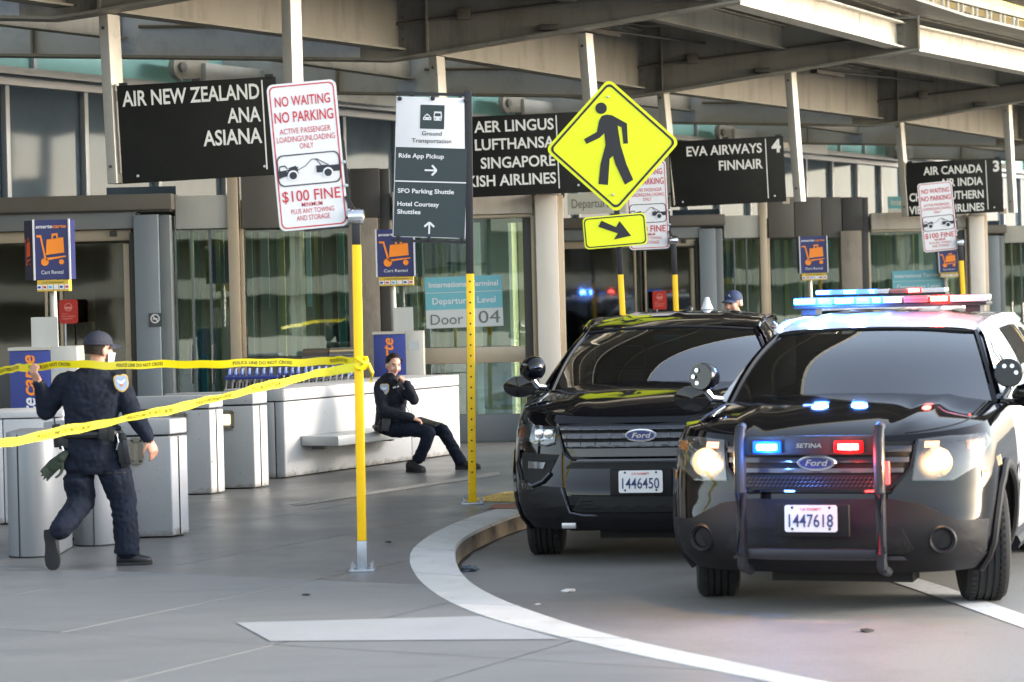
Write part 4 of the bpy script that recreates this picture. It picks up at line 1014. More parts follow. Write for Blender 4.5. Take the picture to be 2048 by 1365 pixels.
def kiosk(Z, sx0, sx1, sy0, sy1, bx, label, side=.17, turn=0):
    """bx: box px x0, x split, x1, top y"""
    cx = P((sx0 + sx1) / 2, 600, Z).x
    t = thing('cart_rental_kiosk', label, 'kiosk', (cx, Z, 0), group='luggage cart rental kiosks')
    fr = pxframe((sx0 + (sy1 - sy0) * .04, sy1), (sx1 + (sy1 - sy0) * .04, sy1 - 2), (sx0, sy0), Z); w_, h_ = fr.w, fr.h
    mk('sign_box', poly(fr, [(0, 0), (w_, 0), (w_, h_), (0, h_)], 0, w_ * .9), M_navd, t)
    # left side face turned to the camera
    lf = Fr(fr.pt(0, 0, 0), -V((side, -.12, 0)), V((0, 0, 1))); 
    if side:
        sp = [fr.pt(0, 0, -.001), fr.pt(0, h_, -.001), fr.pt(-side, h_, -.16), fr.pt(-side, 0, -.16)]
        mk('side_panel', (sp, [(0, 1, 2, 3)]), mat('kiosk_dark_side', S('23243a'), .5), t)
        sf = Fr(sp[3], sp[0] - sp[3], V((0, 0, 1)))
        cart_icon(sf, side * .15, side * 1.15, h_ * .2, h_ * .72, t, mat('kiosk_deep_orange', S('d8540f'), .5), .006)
    for a in (0, w_): mk('white_edge_strip', bar(fr.pt(a, -.005, .005), fr.pt(a, h_ + .005, .005), .018, .016), M_edge, t)
    mk('lettering', text(fr, 'smarte', w_ * .06, h_ * .86, h_ * .06, .006, 'L', w_ * .46, .02, .25), M_white, t)
    mk('lettering', text(fr, 'carte', w_ * .53, h_ * .86, h_ * .06, .006, 'L', w_ * .38, .02, .25), M_or, t)
    cart_icon(fr, w_ * .08, w_ * .92, h_ * .22, h_ * .78, t, M_or)
    mk('lettering', text(fr, 'Cart Rental', w_ * .5, h_ * .09, h_ * .06, .006, 'C', w_ * .62, .0), M_white, t)
    g0 = -h_ * .2
    mk('card_strip', poly(fr, [(.02, g0), (w_ - .02, g0), (w_ - .02, -.006), (.02, -.006)], -.004, w_ * .5), M_gold, t)
    mk('lettering', text(fr, 'Credit Cards Accepted', w_ * .5, -h_ * .065, h_ * .03, .0, 'C', w_ * .62, 0), M_ink, t)
    cols = ['1f3f9a', 'b5322b', '2aa0c9', 'd8d8d8', '204a8c', 'c23a3a']
    for i, c_ in enumerate(cols):
        x = w_ * (.06 + i * .155)
        mk('card_logo', J(poly(fr, [(x, g0 + h_ * .03), (x + w_ * .13, g0 + h_ * .03), (x + w_ * .13, g0 + h_ * .11), (x, g0 + h_ * .11)], .0)), M_white, t)
        mk('card_logo', J(poly(fr, [(x + w_ * .02, g0 + h_ * .05), (x + w_ * .1, g0 + h_ * .05), (x + w_ * .1, g0 + h_ * .09), (x + w_ * .02, g0 + h_ * .09)], .002)), mat('card_' + c_, S(c_), .5), t)
    pc = fr.pt(w_ * .38, 0, -.2)
    mk('pole', tube([V((pc.x, pc.y, pc.z)), V((pc.x + .02, pc.y, .9))], .035, 12), M_stn, t, smooth=True)
    if bx:
        a0, a1, a2, ty = bx
        z1 = P(a1, ty, Z).z
        xa, xb, xc = P(a0, 800, Z).x, P(a1, 800, Z).x, P(a2, 800, Z).x
        mk('blue_panel', bb(xa, xb, Z - .03, Z + .35, .05, z1 - .03), M_navy, t, bev=.008)
        mk('steel_cabinet', bb(xb + .002, xc, Z - .02, Z + .4, .0, z1), M_stn, t, bev=.008)
        mk('top_rim', bb(xa - .01, xb, Z - .04, Z + .36, z1 - .028, z1), M_stn, t)
        mk('coin_plate', poly(Fr(V((xb + .04, Z - .021, z1 - .22)), V((1, 0, 0)), V((0, 0, 1))), [(0, 0), (.12, 0), (.12, .1), (0, .1)], .003), M_alu, t)
        tf = Fr(V((xa, Z - .03, 0)), V((1, 0, 0)), V((0, 0, 1)))
        mk('lettering', text(tf, 'smarte', (xb - xa) * .62, z1 - .95, (xb - xa) * .33, .004, 'L', .47, .02, .2, math.pi / 2), M_white, t)
        mk('lettering', text(tf, 'carte', (xb - xa) * .62, z1 - .46, (xb - xa) * .33, .004, 'L', .38, .02, .2, math.pi / 2), M_or, t)
        x0, x1 = P(a0 + (a1 - a0) * .62, 640, Z + .3).x, P(a1 + (a2 - a1) * .4, 640, Z + .3).x
        mk('back_plate', bb(x0, x1, Z + .05, Z + .07, z1 - .1, z1 + .28), M_panel, t)
    return t
kiosk(23.0, 65, 136, 441, 560, (22, 103, 157, 694), 'luggage cart rental kiosk at left with smarte carte sign and blue box', side=.12)
kiosk(28.6, 750, 826, 460, 554, (750, 813, 850, 663), 'cart rental kiosk behind the seated officer', side=0)
kiosk(36.4, 1598, 1653, 474, 547, (1600, 1640, 1668, 655), 'cart rental kiosk above the roof edge of the dark car', side=0)
kiosk(44.0, 1877, 1916, 497, 546, None, 'cart rental kiosk half hidden behind the rightmost NO WAITING sign', side=0)

# ================================================================== LUGGAGE CARTS
M_ub = mat('cart_blue', S('24337f'), .35); M_ovl = mat('cart_oval', S('8fa0cf'), .3, coat=.5)
def cart():
    t = thing('luggage_cart', 'x', 'luggage cart', (0, 0, 0), group='nested luggage carts behind the white walls')
    # local: x along the nest, y across, z up; handle at x=0
    L = lambda *a, **k: mk(*a, local=True, **k)
    L('blue_badge', ell((0, .05, .985), (.022, .02, .062), n=10, m=6), M_ovl, t, smooth=True)
    L('badge_rim', tube([(0, -.045 + .0, .985 + .066 * math.sin(a)) if False else (.024 * math.cos(a), .045, .985 + .066 * math.sin(a)) for a in [i * math.pi / 6 for i in range(12)]], .005, 4, closed=True), M_ub, t)
    L('handle', J(tube([(-.03, -.06, .93), (.03, -.06, .93)], .012, 6), tube([(0, -.25, .97), (0, .25, .97)], .014, 6)), M_ub, t, smooth=True)
    L('bracket', J(bar((-.02, -.06, .90), (.03, -.05, .94), .012, .03), bar((.02, -.05, .88), (-.02, -.05, .94), .01, .02)), M_chrome, t)
    L('frame', J(*[tube([(0, s, .97), (.10, s, .3), (.12, s, .12), (.45, s, .1)], .012, 6) for s in (-.24, .24)], *[tube([(x, -.24, z), (x, .24, z)], .008, 5) for x, z in ((.03, .8), (.06, .6), (.085, .4), (.12, .13), (.3, .11), (.44, .1))]), M_alu, t, smooth=True)
    L('back_panel', poly(Fr((.03, -.2, .62), (0, .4, 0), (-.02, 0, .2)), [(0, 0), (.4, 0), (.4, .2), (0, .2)], 0, .01), M_dark, t)
    for x, y in ((.14, -.24), (.14, .24), (.42, 0)): L('wheel', lathe([(.055, -.015), (.055, .015)], (x, y, .056), V((0, 1, 0)), 10), M_rubber, t)
    return t
crt = cart()
cx = [460, 472, 485, 499, 514, 528, 542, 560, 572, 585, 597, 612, 624, 638, 652, 665, 677, 689, 701]
Zc = 27.5
rk = random.Random(5)
ORD = 'first second third fourth fifth sixth seventh eighth ninth tenth eleventh twelfth thirteenth fourteenth fifteenth sixteenth seventeenth eighteenth nineteenth'.split()
for i, x in enumerate(cx):
    p = P(x, 741, Zc); p.z = 0
    hh = -.0
    if i == 0: crt.location = (p.x, Zc, hh); crt.rotation_euler = (0, 0, math.pi); o = crt
    else: o = copy_tree(crt, (p.x, Zc, hh), rz=math.pi + rk.uniform(-.03, .03))
    o['label'] = 'luggage cart, ' + ORD[i] + ' from the left in the nested row'
# rail and rack under the first seven carts
t = thing('cart_rack', 'dark steel rack rail under the nested luggage carts', 'rack', tuple(P(500, 900, Zc)*1))
mk('rail', J(bar(P(449, 757, Zc - .3), P(555, 754, Zc - .3), .05, .035)), M_ub, t, bev=.005)
mk('rail_leg', list([bar(P(x, 757, Zc - .3), V((P(x, 757, Zc - .3).x, Zc - .3, 0)), .03, .03) for x in (460, 548)]), M_brzd, t)
mk('dark_screen', bb(P(455, 800, Zc).x, P(720, 800, Zc).x, Zc + .3, Zc + .33, 0, .88), M_brzd, t)
# litter bin with rounded steel lid
t = thing('litter_bin', 'dark litter bin with a rounded steel lid behind the luggage carts', 'litter bin', (P(660, 720, 28.2).x, 28.2, 0))
a, b, c_ = P(607, 712, 28.2), P(661, 712, 28.2), P(714, 712, 28.2)
hr_ = P(640, 697, 28.2).z - a.z
mk('bin_body', bb(a.x, c_.x, 28.0, 28.4, 0, a.z), M_brz, t, bev=.01)
mk('lid', J([(lambda ang, x: V((x, 28.2 - math.cos(ang) * .2, a.z + math.sin(ang) * hr_)))(math.pi * i / 12, x) for x in (a.x, b.x) for i in range(13)] and ([V((x, 28.2 - math.cos(math.pi * i / 12) * .2, a.z + math.sin(math.pi * i / 12) * hr_)) for x in (a.x, b.x) for i in range(13)], [(i, i + 1, i + 14, i + 13) for i in range(12)] + [tuple(range(13)), tuple(range(13, 26))])), M_brzd, t, smooth=True)
mk('steel_lid', ([V((x, 28.2 - math.cos(math.pi * i / 12) * .21, a.z + math.sin(math.pi * i / 12) * hr_ * 1.02)) for x in (b.x + .002, c_.x) for i in range(13)], [(i, i + 1, i + 14, i + 13) for i in range(12)] + [tuple(range(13)), tuple(range(13, 26))]), M_alu, t, smooth=True)
# blue cart piece at the left frame edge
c2 = copy_tree(crt, (P(2, 800, 20.6).x, 20.6, -.12), rz=.6); c2['label'] = 'single luggage cart cut off by the left frame edge'

# ================================================================== POLICE TAPE
M_tape = mat('tape_yellow', S('f2dc00'), .35, var=.04, vscale=6); M_tink = mat('tape_black_print', S('5a5210'), .5)
M_tape2 = mat('tape_yellow_pale', S('efe94a'), .3, var=.05, vscale=9)
def tape(name, pts, wid, label, tilt, texts, m, seg=90):
    """pts: world points; ribbon upright, tilt(t) radians about its own line"""
    P_ = resample(pts, seg)
    P_ = smoothp(P_, 6)
    L = sum((b - a).length for a, b in zip(P_, P_[1:]))
    def at(s):
        t = min(max(s / L, 0), .99999) * (seg - 1); i = int(t); return P_[i].lerp(P_[i + 1], t - i), (P_[i + 1] - P_[i]).normalized(), s / L
    def fr(s, v, off=0):
        p, d, t = at(s); a, b, _ = basis(d)
        an = tilt(t); up = b * math.cos(an) + a * math.sin(an); n = a * math.cos(an) - b * math.sin(an)
        if n.y > 0: n = -n
        wob = .004 * math.sin(t * 37) + .003 * math.sin(t * 91 + 1)
        return p + up * (v + wob) + n * (off + .012 * v / wid * math.sin(t * 23))
    n = seg * 3; cols = 4
    vs = [fr(L * i / n, wid * (j / cols - .5)) for i in range(n + 1) for j in range(cols + 1)]
    o = mk(name, (vs, [(i * 5 + j, i * 5 + j + 1, (i + 1) * 5 + j + 1, (i + 1) * 5 + j) for i in range(n) for j in range(cols)]), m, smooth=True, auto=180)
    tag(o, label, 'police tape', 'police tapes tied to the first yellow post')
    tl = []
    for s, wd in texts:
        for row in (0,):
            def mf(a, b, s=s): return fr(s * L + a, b, .003)
            tl.append(text(None, 'POLICE LINE DO NOT CROSS', 0, -wid * .2, wid * .42, 0, 'L', wd, .02, mapf=mf, res=2))
    mk('lettering', tl, M_tink, o)
    return o
Zt = G(725, 1142).y - .04
tape('police_tape', [P(-60, 755, 17.9), P(0, 741, 17.6), P(66, 734, 16.95), P(130, 729, 16.8), P(260, 731, 16.65), P(420, 728, 16.7), P(560, 726, 16.75), P(660, 722, 16.75), P(722, 722, Zt)], .052,
     'upper police tape held up by the walking officer', lambda t: .12 * math.sin(t * 5), [(.075, .36), (.15, .27), (.275, .42), (.475, .32), (.68, .4), (.86, .3)], M_tape)
tape('police_tape', [P(-60, 900, 12.6), P(0, 888, 12.9), P(170, 855, 13.6), P(360, 815, 14.5), P(540, 771, 15.6), P(650, 744, 16.3), P(722, 733, Zt)], .062,
     'lower police tape slanting down towards the left frame edge', lambda t: .45 + .15 * math.sin(t * 4), [(.15, .5), (.35, .5), (.53, .45), (.7, .4)], M_tape2)
kn = P(722, 728, Zt + .04)
tag(mk('tape_knot', J(tube([kn + V((.04 * math.cos(a), .04 * math.sin(a), .02 * math.sin(a * 2) + h)) for h in (.02,) for a in [i * math.pi / 6 for i in range(12)]], .014, 6, closed=True), tube([kn + V((.042 * math.cos(a), .042 * math.sin(a), -.015 + .02 * math.sin(a * 2 + 2))) for a in [i * math.pi / 6 for i in range(12)]], .014, 6, closed=True), tube([kn + V((.05, 0, 0)), kn + V((.075, 0, -.06)), kn + V((.06, 0, -.13))], .012, 5)), M_tape, smooth=True), 'knot of yellow police tape around the first yellow post', 'tape knot')
# ================================================================== PATROL CARS
M_bp = mat('black_car_paint', (.003, .003, .0045), .05, spec=.42)
M_wp = mat('white_car_paint', (.78, .79, .8), .25, coat=1)
M_tr = mat('grey_car_trim', (.007, .007, .009), .55, spec=.3, bump=.1, bscale=400)
M_grl = mat('grille_bar_paint', (.035, .036, .045), .25, coat=.6)
M_void = mat('car_void', (.004, .004, .004), .7)
M_int = mat('car_interior', (.05, .05, .055), .8)
GL_WS = glass('windscreen_glass', (.55, .62, .61), .19, .0)
GL_SD = glass('tinted_side_glass', (.05, .06, .06), .08, .0)
GL_HL = glass('lamp_cover', (.9, .92, .92), .04, .02)
M_pl = mat('plate_white', S('e2e2e2'), .45); M_pli = mat('plate_ink', S('2b3766'), .5); M_plr = mat('plate_red', S('c9433f'), .5)
M_badge = mat('badge_blue', (.02, .035, .16), .2, coat=1)
M_silver = mat('silver_satin', (.62, .64, .68), .22, metal=1)
M_amber = mat('amber_lens', (.75, .25, .04), .25, coat=1)
M_bar = mat('push_bar_metal', (.024, .025, .032), .38, metal=.3)
def emis(name, c, s): return mat(name, c, .3, emit=c, es=s)
grime(M_tr, S('6a665e'), .10, .35)
CL, YF, YR, WR = 5.0, .93, 3.80, .385           # length, axles, wheel radius
zk = [.25, .33, .42, .52, .62, .72, .80, .88, .96, 1.02]
WK = [.88, .94, .965, .975, .985, .99, .985, .975, .955, .93]
YK = [.10, .03, .0, .0, .03, .05, .06, .07, .09, .14]
NP, LN = 2.7, .60
def rise(y): return .055 * (1 - math.exp(-max(0, y - .05) / .22)) + .10 * min(1, max(0, y / 1.3)) + .06 * max(0, (y - 1.3) / 3.7)
def outline(k_lev):
    W_, y0 = interp(k_lev, zk, WK), interp(k_lev, zk, YK); o = []
    kk = (k_lev - .25) / .77
    for i in range(25):
        a = math.pi / 2 * (i / 24); o.append((W_ * math.sin(a) ** (2 / NP), y0 + LN * (1 - math.cos(a) ** (2 / NP))))
    y = y0 + LN; ye = CL - .35 - .02 * abs(k_lev - .6)
    n = 96
    for i in range(1, n): 
        yy = lerp(y, ye, i / n); o.append((W_ + .012 * math.sin(math.pi * i / n), yy))
    for i in range(13):
        a = math.pi / 2 * (i / 12); o.append((W_ * math.cos(a) ** (2 / 4), ye + .33 * math.sin(a) ** (2 / 4)))
    return [(x, yy, k_lev + rise(yy) * kk) for x, yy in o]
def Fz(x, z):
    """y of the nose at lateral x, height z"""
    x = abs(x); lev = z
    for _ in range(3):
        W_, y0 = interp(lev, zk, WK), interp(lev, zk, YK); r = min(.9995, (x / W_)) ** NP
        y = y0 + LN * (1 - (1 - r) ** (1 / NP)); lev = z - rise(y) * max(0, (lev - .25) / .77)
    return y
def drape(pts, off, th=.02, div=3, mirror=1, fn=None):
    """polygon in (x,z) laid on the nose, off>0 = proud"""
    fn = fn or Fz
    bm = bmesh.new(); vs = [bm.verts.new((p[0] * mirror, 0, p[1])) for p in pts]
    es = [bm.edges.new((vs[i], vs[(i + 1) % len(vs)])) for i in range(len(vs))]
    bmesh.ops.subdivide_edges(bm, edges=bm.edges[:], cuts=2 if div > 1 else 0)
    f = None
    ring_ = []
    v = bm.verts[:][0]; 
    bmesh.ops.contextual_create(bm, geom=bm.edges[:])
    bmesh.ops.triangulate(bm, faces=bm.faces[:])
    for _ in range(div):
        le = [e for e in bm.edges if e.calc_length() > .06]
        if not le: break
        bmesh.ops.subdivide_edges(bm, edges=le, cuts=1); bmesh.ops.triangulate(bm, faces=bm.faces[:])
    be = [(e.verts[0].index, e.verts[1].index) for e in bm.edges if len(e.link_faces) == 1]
    bm.verts.index_update(); be = [(e.verts[0].index, e.verts[1].index) for e in bm.edges if len(e.link_faces) == 1]
    base = [(v.co.x, v.co.z) for v in bm.verts]; n = len(base)
    o = [V((x, fn(x, z) - off, z)) for x, z in base]; fs = [tuple(v.index for v in f.verts) for f in bm.faces]
    if th:
        o += [V((x, fn(x, z) - off + th, z)) for x, z in base]
        fs += [(a, b, b + n, a + n) for a, b in be]
    bm.free(); return o, fs
def line_strip(pts, w_, off, fn=None, closed=False):
    """thin raised line along (x,z) points"""
    fn = fn or Fz
    P3 = [V((x, fn(x, z) - off, z)) for x, z in pts]
    return tube(P3, w_, 6, closed=closed)
# greenhouse
def belt(y): return 1.02 + rise(y) 
def wsb(t): return V((.86 * t, 1.22 + .26 * t * t, 1.165 + .012 * (1 - t * t)))
def wst(t): return V((.655 * t, 2.03 + .10 * t * t, 1.615 + .035 * (1 - t * t)))
def make_suv(kind, label, Npos, th, plate):
    police = kind == 'marked'
    t = thing('police_car', label, 'police car', tuple(Npos), rz=-th, group='police cars on the road')
    def L(name, vf, m, par=None, **k): return mk(name, vf, m, par or t, local=True, **k)
    roofm = M_wp if police else M_bp
    # --- lower body
    levs = [zk[0] + (zk[-1] - zk[0]) * i / 26 for i in range(27)]
    rings = [outline(l) for l in levs]; n = len(rings[0])
    vs, fs, fm = [], [], []
    for sgn in (1, -1):
        k0 = len(vs)
        for r in rings: vs += [(x * sgn, y, z) for x, y, z in r]
        for i in range(len(rings) - 1):
            for j in range(n - 1):
                a, b = rings[i][j], rings[i + 1][j + 1]; cy, cz, cx_ = (a[1] + b[1]) / 2, (a[2] + b[2]) / 2, a[0]
                if cx_ > .5 and min((cy - YF) ** 2 + (cz - .40) ** 2, (cy - YR) ** 2 + (cz - .40) ** 2) < .435 ** 2: continue
                fs.append((k0 + i * n + j, k0 + i * n + j + 1, k0 + (i + 1) * n + j + 1, k0 + (i + 1) * n + j))
                fm.append(1 if police and 1.50 < cy < 3.35 and cz > .36 else (2 if cz < .36 else 0))
    vf = (vs, fs)
    L('body', vf, [M_bp, M_wp, M_tr], smooth=True, fm=fm, auto=60)
    # --- bonnet
    top = rings[-1]; pts = [p for p in top if p[1] < 1.46]
    nn = 14; vs, fs = [], []
    y0 = pts[0][1]
    def hoodpt(p, u):
        x, y, z = p; tt = min(1, max(0, (y - y0) / 1.3))
        cy = y0 + (y - y0) * lerp(.97, .80, tt)
        yy = lerp(cy, y, abs(u) ** 1.6); xx = x * u
        cr = .075 * (1 - math.exp(-max(0, yy - y0) / .30)) + .012 * tt
        W_ = max(abs(x), .3)
        zz = z + cr * (1 - abs(u) ** 2.4) * min(1, abs(x) / .45)
        rid = .016 * math.exp(-((abs(xx) - lerp(.46, .60, tt)) / .05) ** 2) * min(1, tt * 6) * (1 - abs(u) ** 6)
        zz += rid
        return V((xx, yy, zz))
    for p in pts:
        for k in range(-nn, nn + 1): vs.append(hoodpt(p, k / nn))
    m_ = 2 * nn + 1
    for i in range(len(pts) - 1):
        for k in range(m_ - 1): fs.append((i * m_ + k, i * m_ + k + 1, (i + 1) * m_ + k + 1, (i + 1) * m_ + k))
    L('bonnet', (vs, fs), M_bp, smooth=True, auto=80, cleanup=True)
    # seam between bonnet and wing
    for s_ in (1, -1):
        seam = []
        for p in pts:
            if p[0] > .55: q = hoodpt(p, .90 * s_); seam.append(q + V((0, 0, .001)))
        L('bonnet_seam', tube(seam, .004, 4), M_void)
    # cowl
    cw = grid(lambda u, v: (lambda q, b: q.lerp(b, v))(wsb(u * 2 - 1) + V((0, -.16, -.02)), wsb(u * 2 - 1) + V((0, .06, .0))), 16, 2)
    L('cowl', cw, M_void)
    # --- windscreen
    def ws(u, v): 
        a, b = wsb(u * 2 - 1), wst(u * 2 - 1); q = a.lerp(b, v); q.z += .045 * math.sin(math.pi * v); q.y -= .05 * math.sin(math.pi * v); return q
    L('windscreen', grid(ws, 20, 14), GL_WS, smooth=True, auto=80)
    fr_ = J(tube([ws(0, i / 12) + V((-.01, .0, 0)) for i in range(13)], .022, 6), tube([ws(1, i / 12) + V((.01, .0, 0)) for i in range(13)], .022, 6))
    L('pillar', J(*[grid(lambda u, v, s_=s_: (lambda a, b: a.lerp(b, u))(ws(0 if s_ < 0 else 1, v), ws(0 if s_ < 0 else 1, v) + V((s_ * .045, .10, -.0))), 3, 12) for s_ in (-1, 1)], *[tube([ws(0 if s_ < 0 else 1, i / 12) + V((s_ * .008, 0, 0)) for i in range(13)], .02, 6) for s_ in (-1, 1)]), M_bp, smooth=True, kind='stuff')
    L('windscreen_band', tube([ws(i / 20, .995) + V((0, -.0, .004)) for i in range(21)], .012, 6), M_void)
    # --- roof
    def rf(u, v):
        x = (u * 2 - 1); y = lerp(2.03 + .10 * x * x, 4.55 - .08 * x * x, v)
        zc = interp(y, [2.0, 2.25, 2.6, 3.2, 4.0, 4.6], [1.652, 1.715, 1.75, 1.765, 1.75, 1.70])
        w_ = interp(y, [2.0, 2.5, 3.4, 4.6], [.675, .70, .70, .66])
        z = zc - .035 * x * x - .03 * abs(x) ** 8
        if .12 < v < .95: z += .010 * max(0, math.cos(x * math.pi * 3.5)) ** 6 * (1 if abs(x) < .95 else 0) * min(1, (v - .12) * 15)
        return V((x * w_, y, z))
    L('roof', grid(rf, 64, 20), roofm, smooth=True, auto=80)
    # side: rail, glass, upper body
    for s_ in (-1, 1):
        def rail(v): p = rf(1 if s_ > 0 else 0, v); return p
        def bl(y): W_ = .93 + .012; return V((s_ * W_, y, belt(y)))
        def sideg(u, v):
            y0_ = lerp(1.42, 4.75, u); b = bl(y0_)
            vv = min(1, max(0, (y0_ - 2.1) / (4.5 - 2.1)))
            if y0_ < 2.13: k = (y0_ - 1.42) / (2.13 - 1.42); tpp = ws(1 if s_ > 0 else 0, min(1, k)) + V((s_ * .05, .05, 0))
            else: tpp = rail(vv)
            q = b.lerp(tpp, v); q.x += s_ * .03 * math.sin(math.pi * v); return q
        L('side_upper', grid(sideg, 40, 8), M_bp if not police else M_wp, smooth=True, auto=60)
        def wn(u0, u1, a, b): return grid(lambda u, v: sideg(lerp(u0, u1, u), lerp(a, b, v)) + V((s_ * .006, 0, 0)), 14, 6)
        L('side_window', wn(.16, .36, .08, .86), GL_SD if not police else mat('dark_side_glass', (.01, .012, .014), .03, coat=1), smooth=True)
        L('side_window', wn(.38, .64, .08, .88), MATS.get('dark_side_glass') or GL_SD, smooth=True)
        L('side_window', wn(.68, .92, .10, .84), MATS.get('dark_side_glass') or GL_SD, smooth=True)
        L('roof_rail', tube([rail(i / 20) + V((0, 0, .012)) for i in range(21)], .018, 6), M_bp if not police else M_wp, smooth=True)
        # door shut lines and handles
        for yy in (1.52, 2.62, 3.42):
            L('door_seam', tube([V((s_ * (interp(z, zk, WK) + .014), yy + .02 * (z - .5), z)) for z in [.4 + i * .07 for i in range(10)]], .004, 4), M_void)
        for yy in (2.45, 3.28): L('door_handle', tube([V((s_ * 1.005, yy - .09, .97)), V((s_ * 1.03, yy - .05, .975)), V((s_ * 1.03, yy + .05, .975)), V((s_ * 1.005, yy + .09, .97))], .014, 6), M_bp, smooth=True)
        # sill trim
        L('sill_trim', tube([V((s_ * .95, yy, .30)) for yy in (1.42, 2.2, 3.0, 3.32)], .06, 8, flat=.9), M_tr, smooth=True)
    L('rear_glass', grid(lambda u, v: rf(u, 1).lerp(V(((u * 2 - 1) * .86, 4.85, 1.18)), v) + V((0, .05 * math.sin(math.pi * v), 0)), 12, 6), GL_SD, smooth=True)
    # --- arches, liners
    for yy in (YF, YR):
        for s_ in (-1, 1):
            arc = [(yy - math.cos(a) * .435, .40 + math.sin(a) * .435) for a in [math.radians(-22 + i * 11.2) for i in range(21)]]
            def sx(y, z):
                lv = min(1.02, max(.25, z)); W_, y0_ = interp(lv, zk, WK), interp(lv, zk, YK)
                if y < y0_ + LN: r = 1 - (y - y0_) / LN; return W_ * (1 - max(0, min(1, r)) ** NP) ** (1 / NP)
                return W_ + .01
            p3 = [V((s_ * (sx(y, z) + .004), y, z)) for y, z in arc]
            vsf = []
            L('arch_trim', tube(p3, .036, 8, up=V((1, 0, 0)), flat=.75), M_tr if police else M_bp, smooth=True)
            liner = [V((s_ * xx, y, z)) for xx in (.55, .97) for y, z in arc]; k_ = len(arc)
            liner = [V((s_ * .55, y, z)) for y, z in arc] + [V((s_ * min(sx(y, z), 1), y, z)) for y, z in arc]
            L('arch_liner', (liner, [(i, i + 1, i + 1 + k_, i + k_) for i in range(k_ - 1)]), M_void)
            L('arch_liner', (liner[:k_], [tuple(range(k_))]), M_void)
    L('underbody', JL(bb(-.6, .6, .30, 4.7, .24, .5), bb(-.84, .84, 1.6, 3.1, .26, .4)), M_void)
    L('crossmember', JL(bb(-.35, .5, .35, .6, .17, .26), bb(-.62, -.1, .7, .85, .19, .26), lathe([(.001, -.3), (.09, -.3), (.09, .3), (.001, .3)], (.1, 2.2, .22), V((1, 0, 0)), 10)), M_void)
    # --- wheels
    steer = math.radians(15) if police else math.radians(6)
    tyre_prof = [(.23, -.125), (.33, -.135), (.365, -.125), (.382, -.10), (.385, -.062), (.374, -.060), (.374, -.052), (.385, -.050), (.386, -.022), (.375, -.020), (.375, -.008), (.386, -.006), (.386, .022), (.375, .024), (.375, .034), (.386, .036), (.385, .062), (.374, .064), (.374, .072), (.384, .074), (.382, .10), (.365, .125), (.33, .135), (.23, .125)]
    for yy in (YF, YR):
        for s_ in (-1, 1):
            a = steer if yy == YF else 0
            ax = V((s_ * math.cos(a), s_ * math.sin(a), 0)); c = V((s_ * .83, yy, WR))
            wh = L('wheel', lathe([(.001, -.04), (.21, -.04), (.225, .06), (.235, .115), (.225, .12), (.2, .06), (.06, .075), (.001, .08)], c, ax, 28), mat('wheel_steel', (.1, .1, .105), .4, metal=.8), smooth=True)
            ty = L('tyre', lathe(tyre_prof, c, ax, 48), M_rubber, wh, smooth=True, auto=30)
            tread = []
            for k in range(54):
                b_ = 2 * math.pi * k / 54; rd = V((-math.sin(a) * 0, 0, 0))
                e1 = V((-ax.y, ax.x, 0)).normalized(); q = c + (e1 * math.cos(b_) + V((0, 0, 1)) * math.sin(b_)) * .3855
                for o_ in (-.082, .082): tread.append(bar(q + ax * (o_ - .016), q + ax * (o_ + .016), .02, .006, up=(q - c).normalized()))
            L('tread_blocks', J(*tread), M_rubber, wh, kind='stuff')
            if yy == YR or True: L('hub_cap', lathe([(.001, .075), (.05, .08), (.045, .095), (.001, .1)], c, ax, 14), M_alu, wh, smooth=True)
    # --- plate
    def flat(x0, x1, z0, z1, y): return Fr(V((x0, y, z0)), V((x1 - x0, 0, 0)), V((0, 0, z1 - z0)))
    zp = .595 if police else .605
    yp = -.165 if police else -.045
    pf = flat(-.155, .155, zp - .078, zp + .078, yp)
    pf.ey = (pf.ey + V((0, .06, 0))).normalized()
    pm = L('number_plate', poly(pf, rrect(0, .31, 0, .156, .015), 0, .004), M_pl)
    L('lettering', text(pf, 'CA EXEMPT', .155, .126, .014, .003, 'C', .125, .012), M_plr, pm)
    L('lettering', text(pf, plate, .155, .03, .072, .003, 'C', .262, .008), M_pli, pm)
    L('plate_screws', J(*[lathe([(.008, 0), (.001, .004)], pf.pt(a, b, .002), pf.n, 8) for a, b in ((.045, .018), (.265, .018), (.045, .142), (.265, .142))]), M_pb, pm, kind='stuff')
    # --- emblem
    ze = .905 if police else .925
    ye = Fz(0, ze) - (.045 if police else .05)
    ef = Fr(V((0, ye, ze)), V((1, 0, 0)), V((0, 0, 1)))
    em = L('emblem', lathe([(.001, -.03), (.118, -.03), (.12, -.01), (.112, .0), (.001, .006)], V((0, ye, ze)), V((0, -1, 0)), 32), M_silver, smooth=True)
    em.data.transform(Matrix.Translation((0, ye, ze)) @ Matrix.Diagonal((1, 1, .40, 1)) @ Matrix.Translation((0, -ye, -ze)))
    L('blue_oval', poly(ef, circ(0, 0, .106, 32, .0385), .0095), M_badge, em)
    L('oval_line', ring(ef, circ(0, 0, .102, 32, .036), circ(0, 0, .098, 32, .0335), .0115), M_silver, em)
    L('lettering', text(ef, 'Ford', 0, -.016, .034, .0125, 'C', .125, .018, .35), M_silver, em)
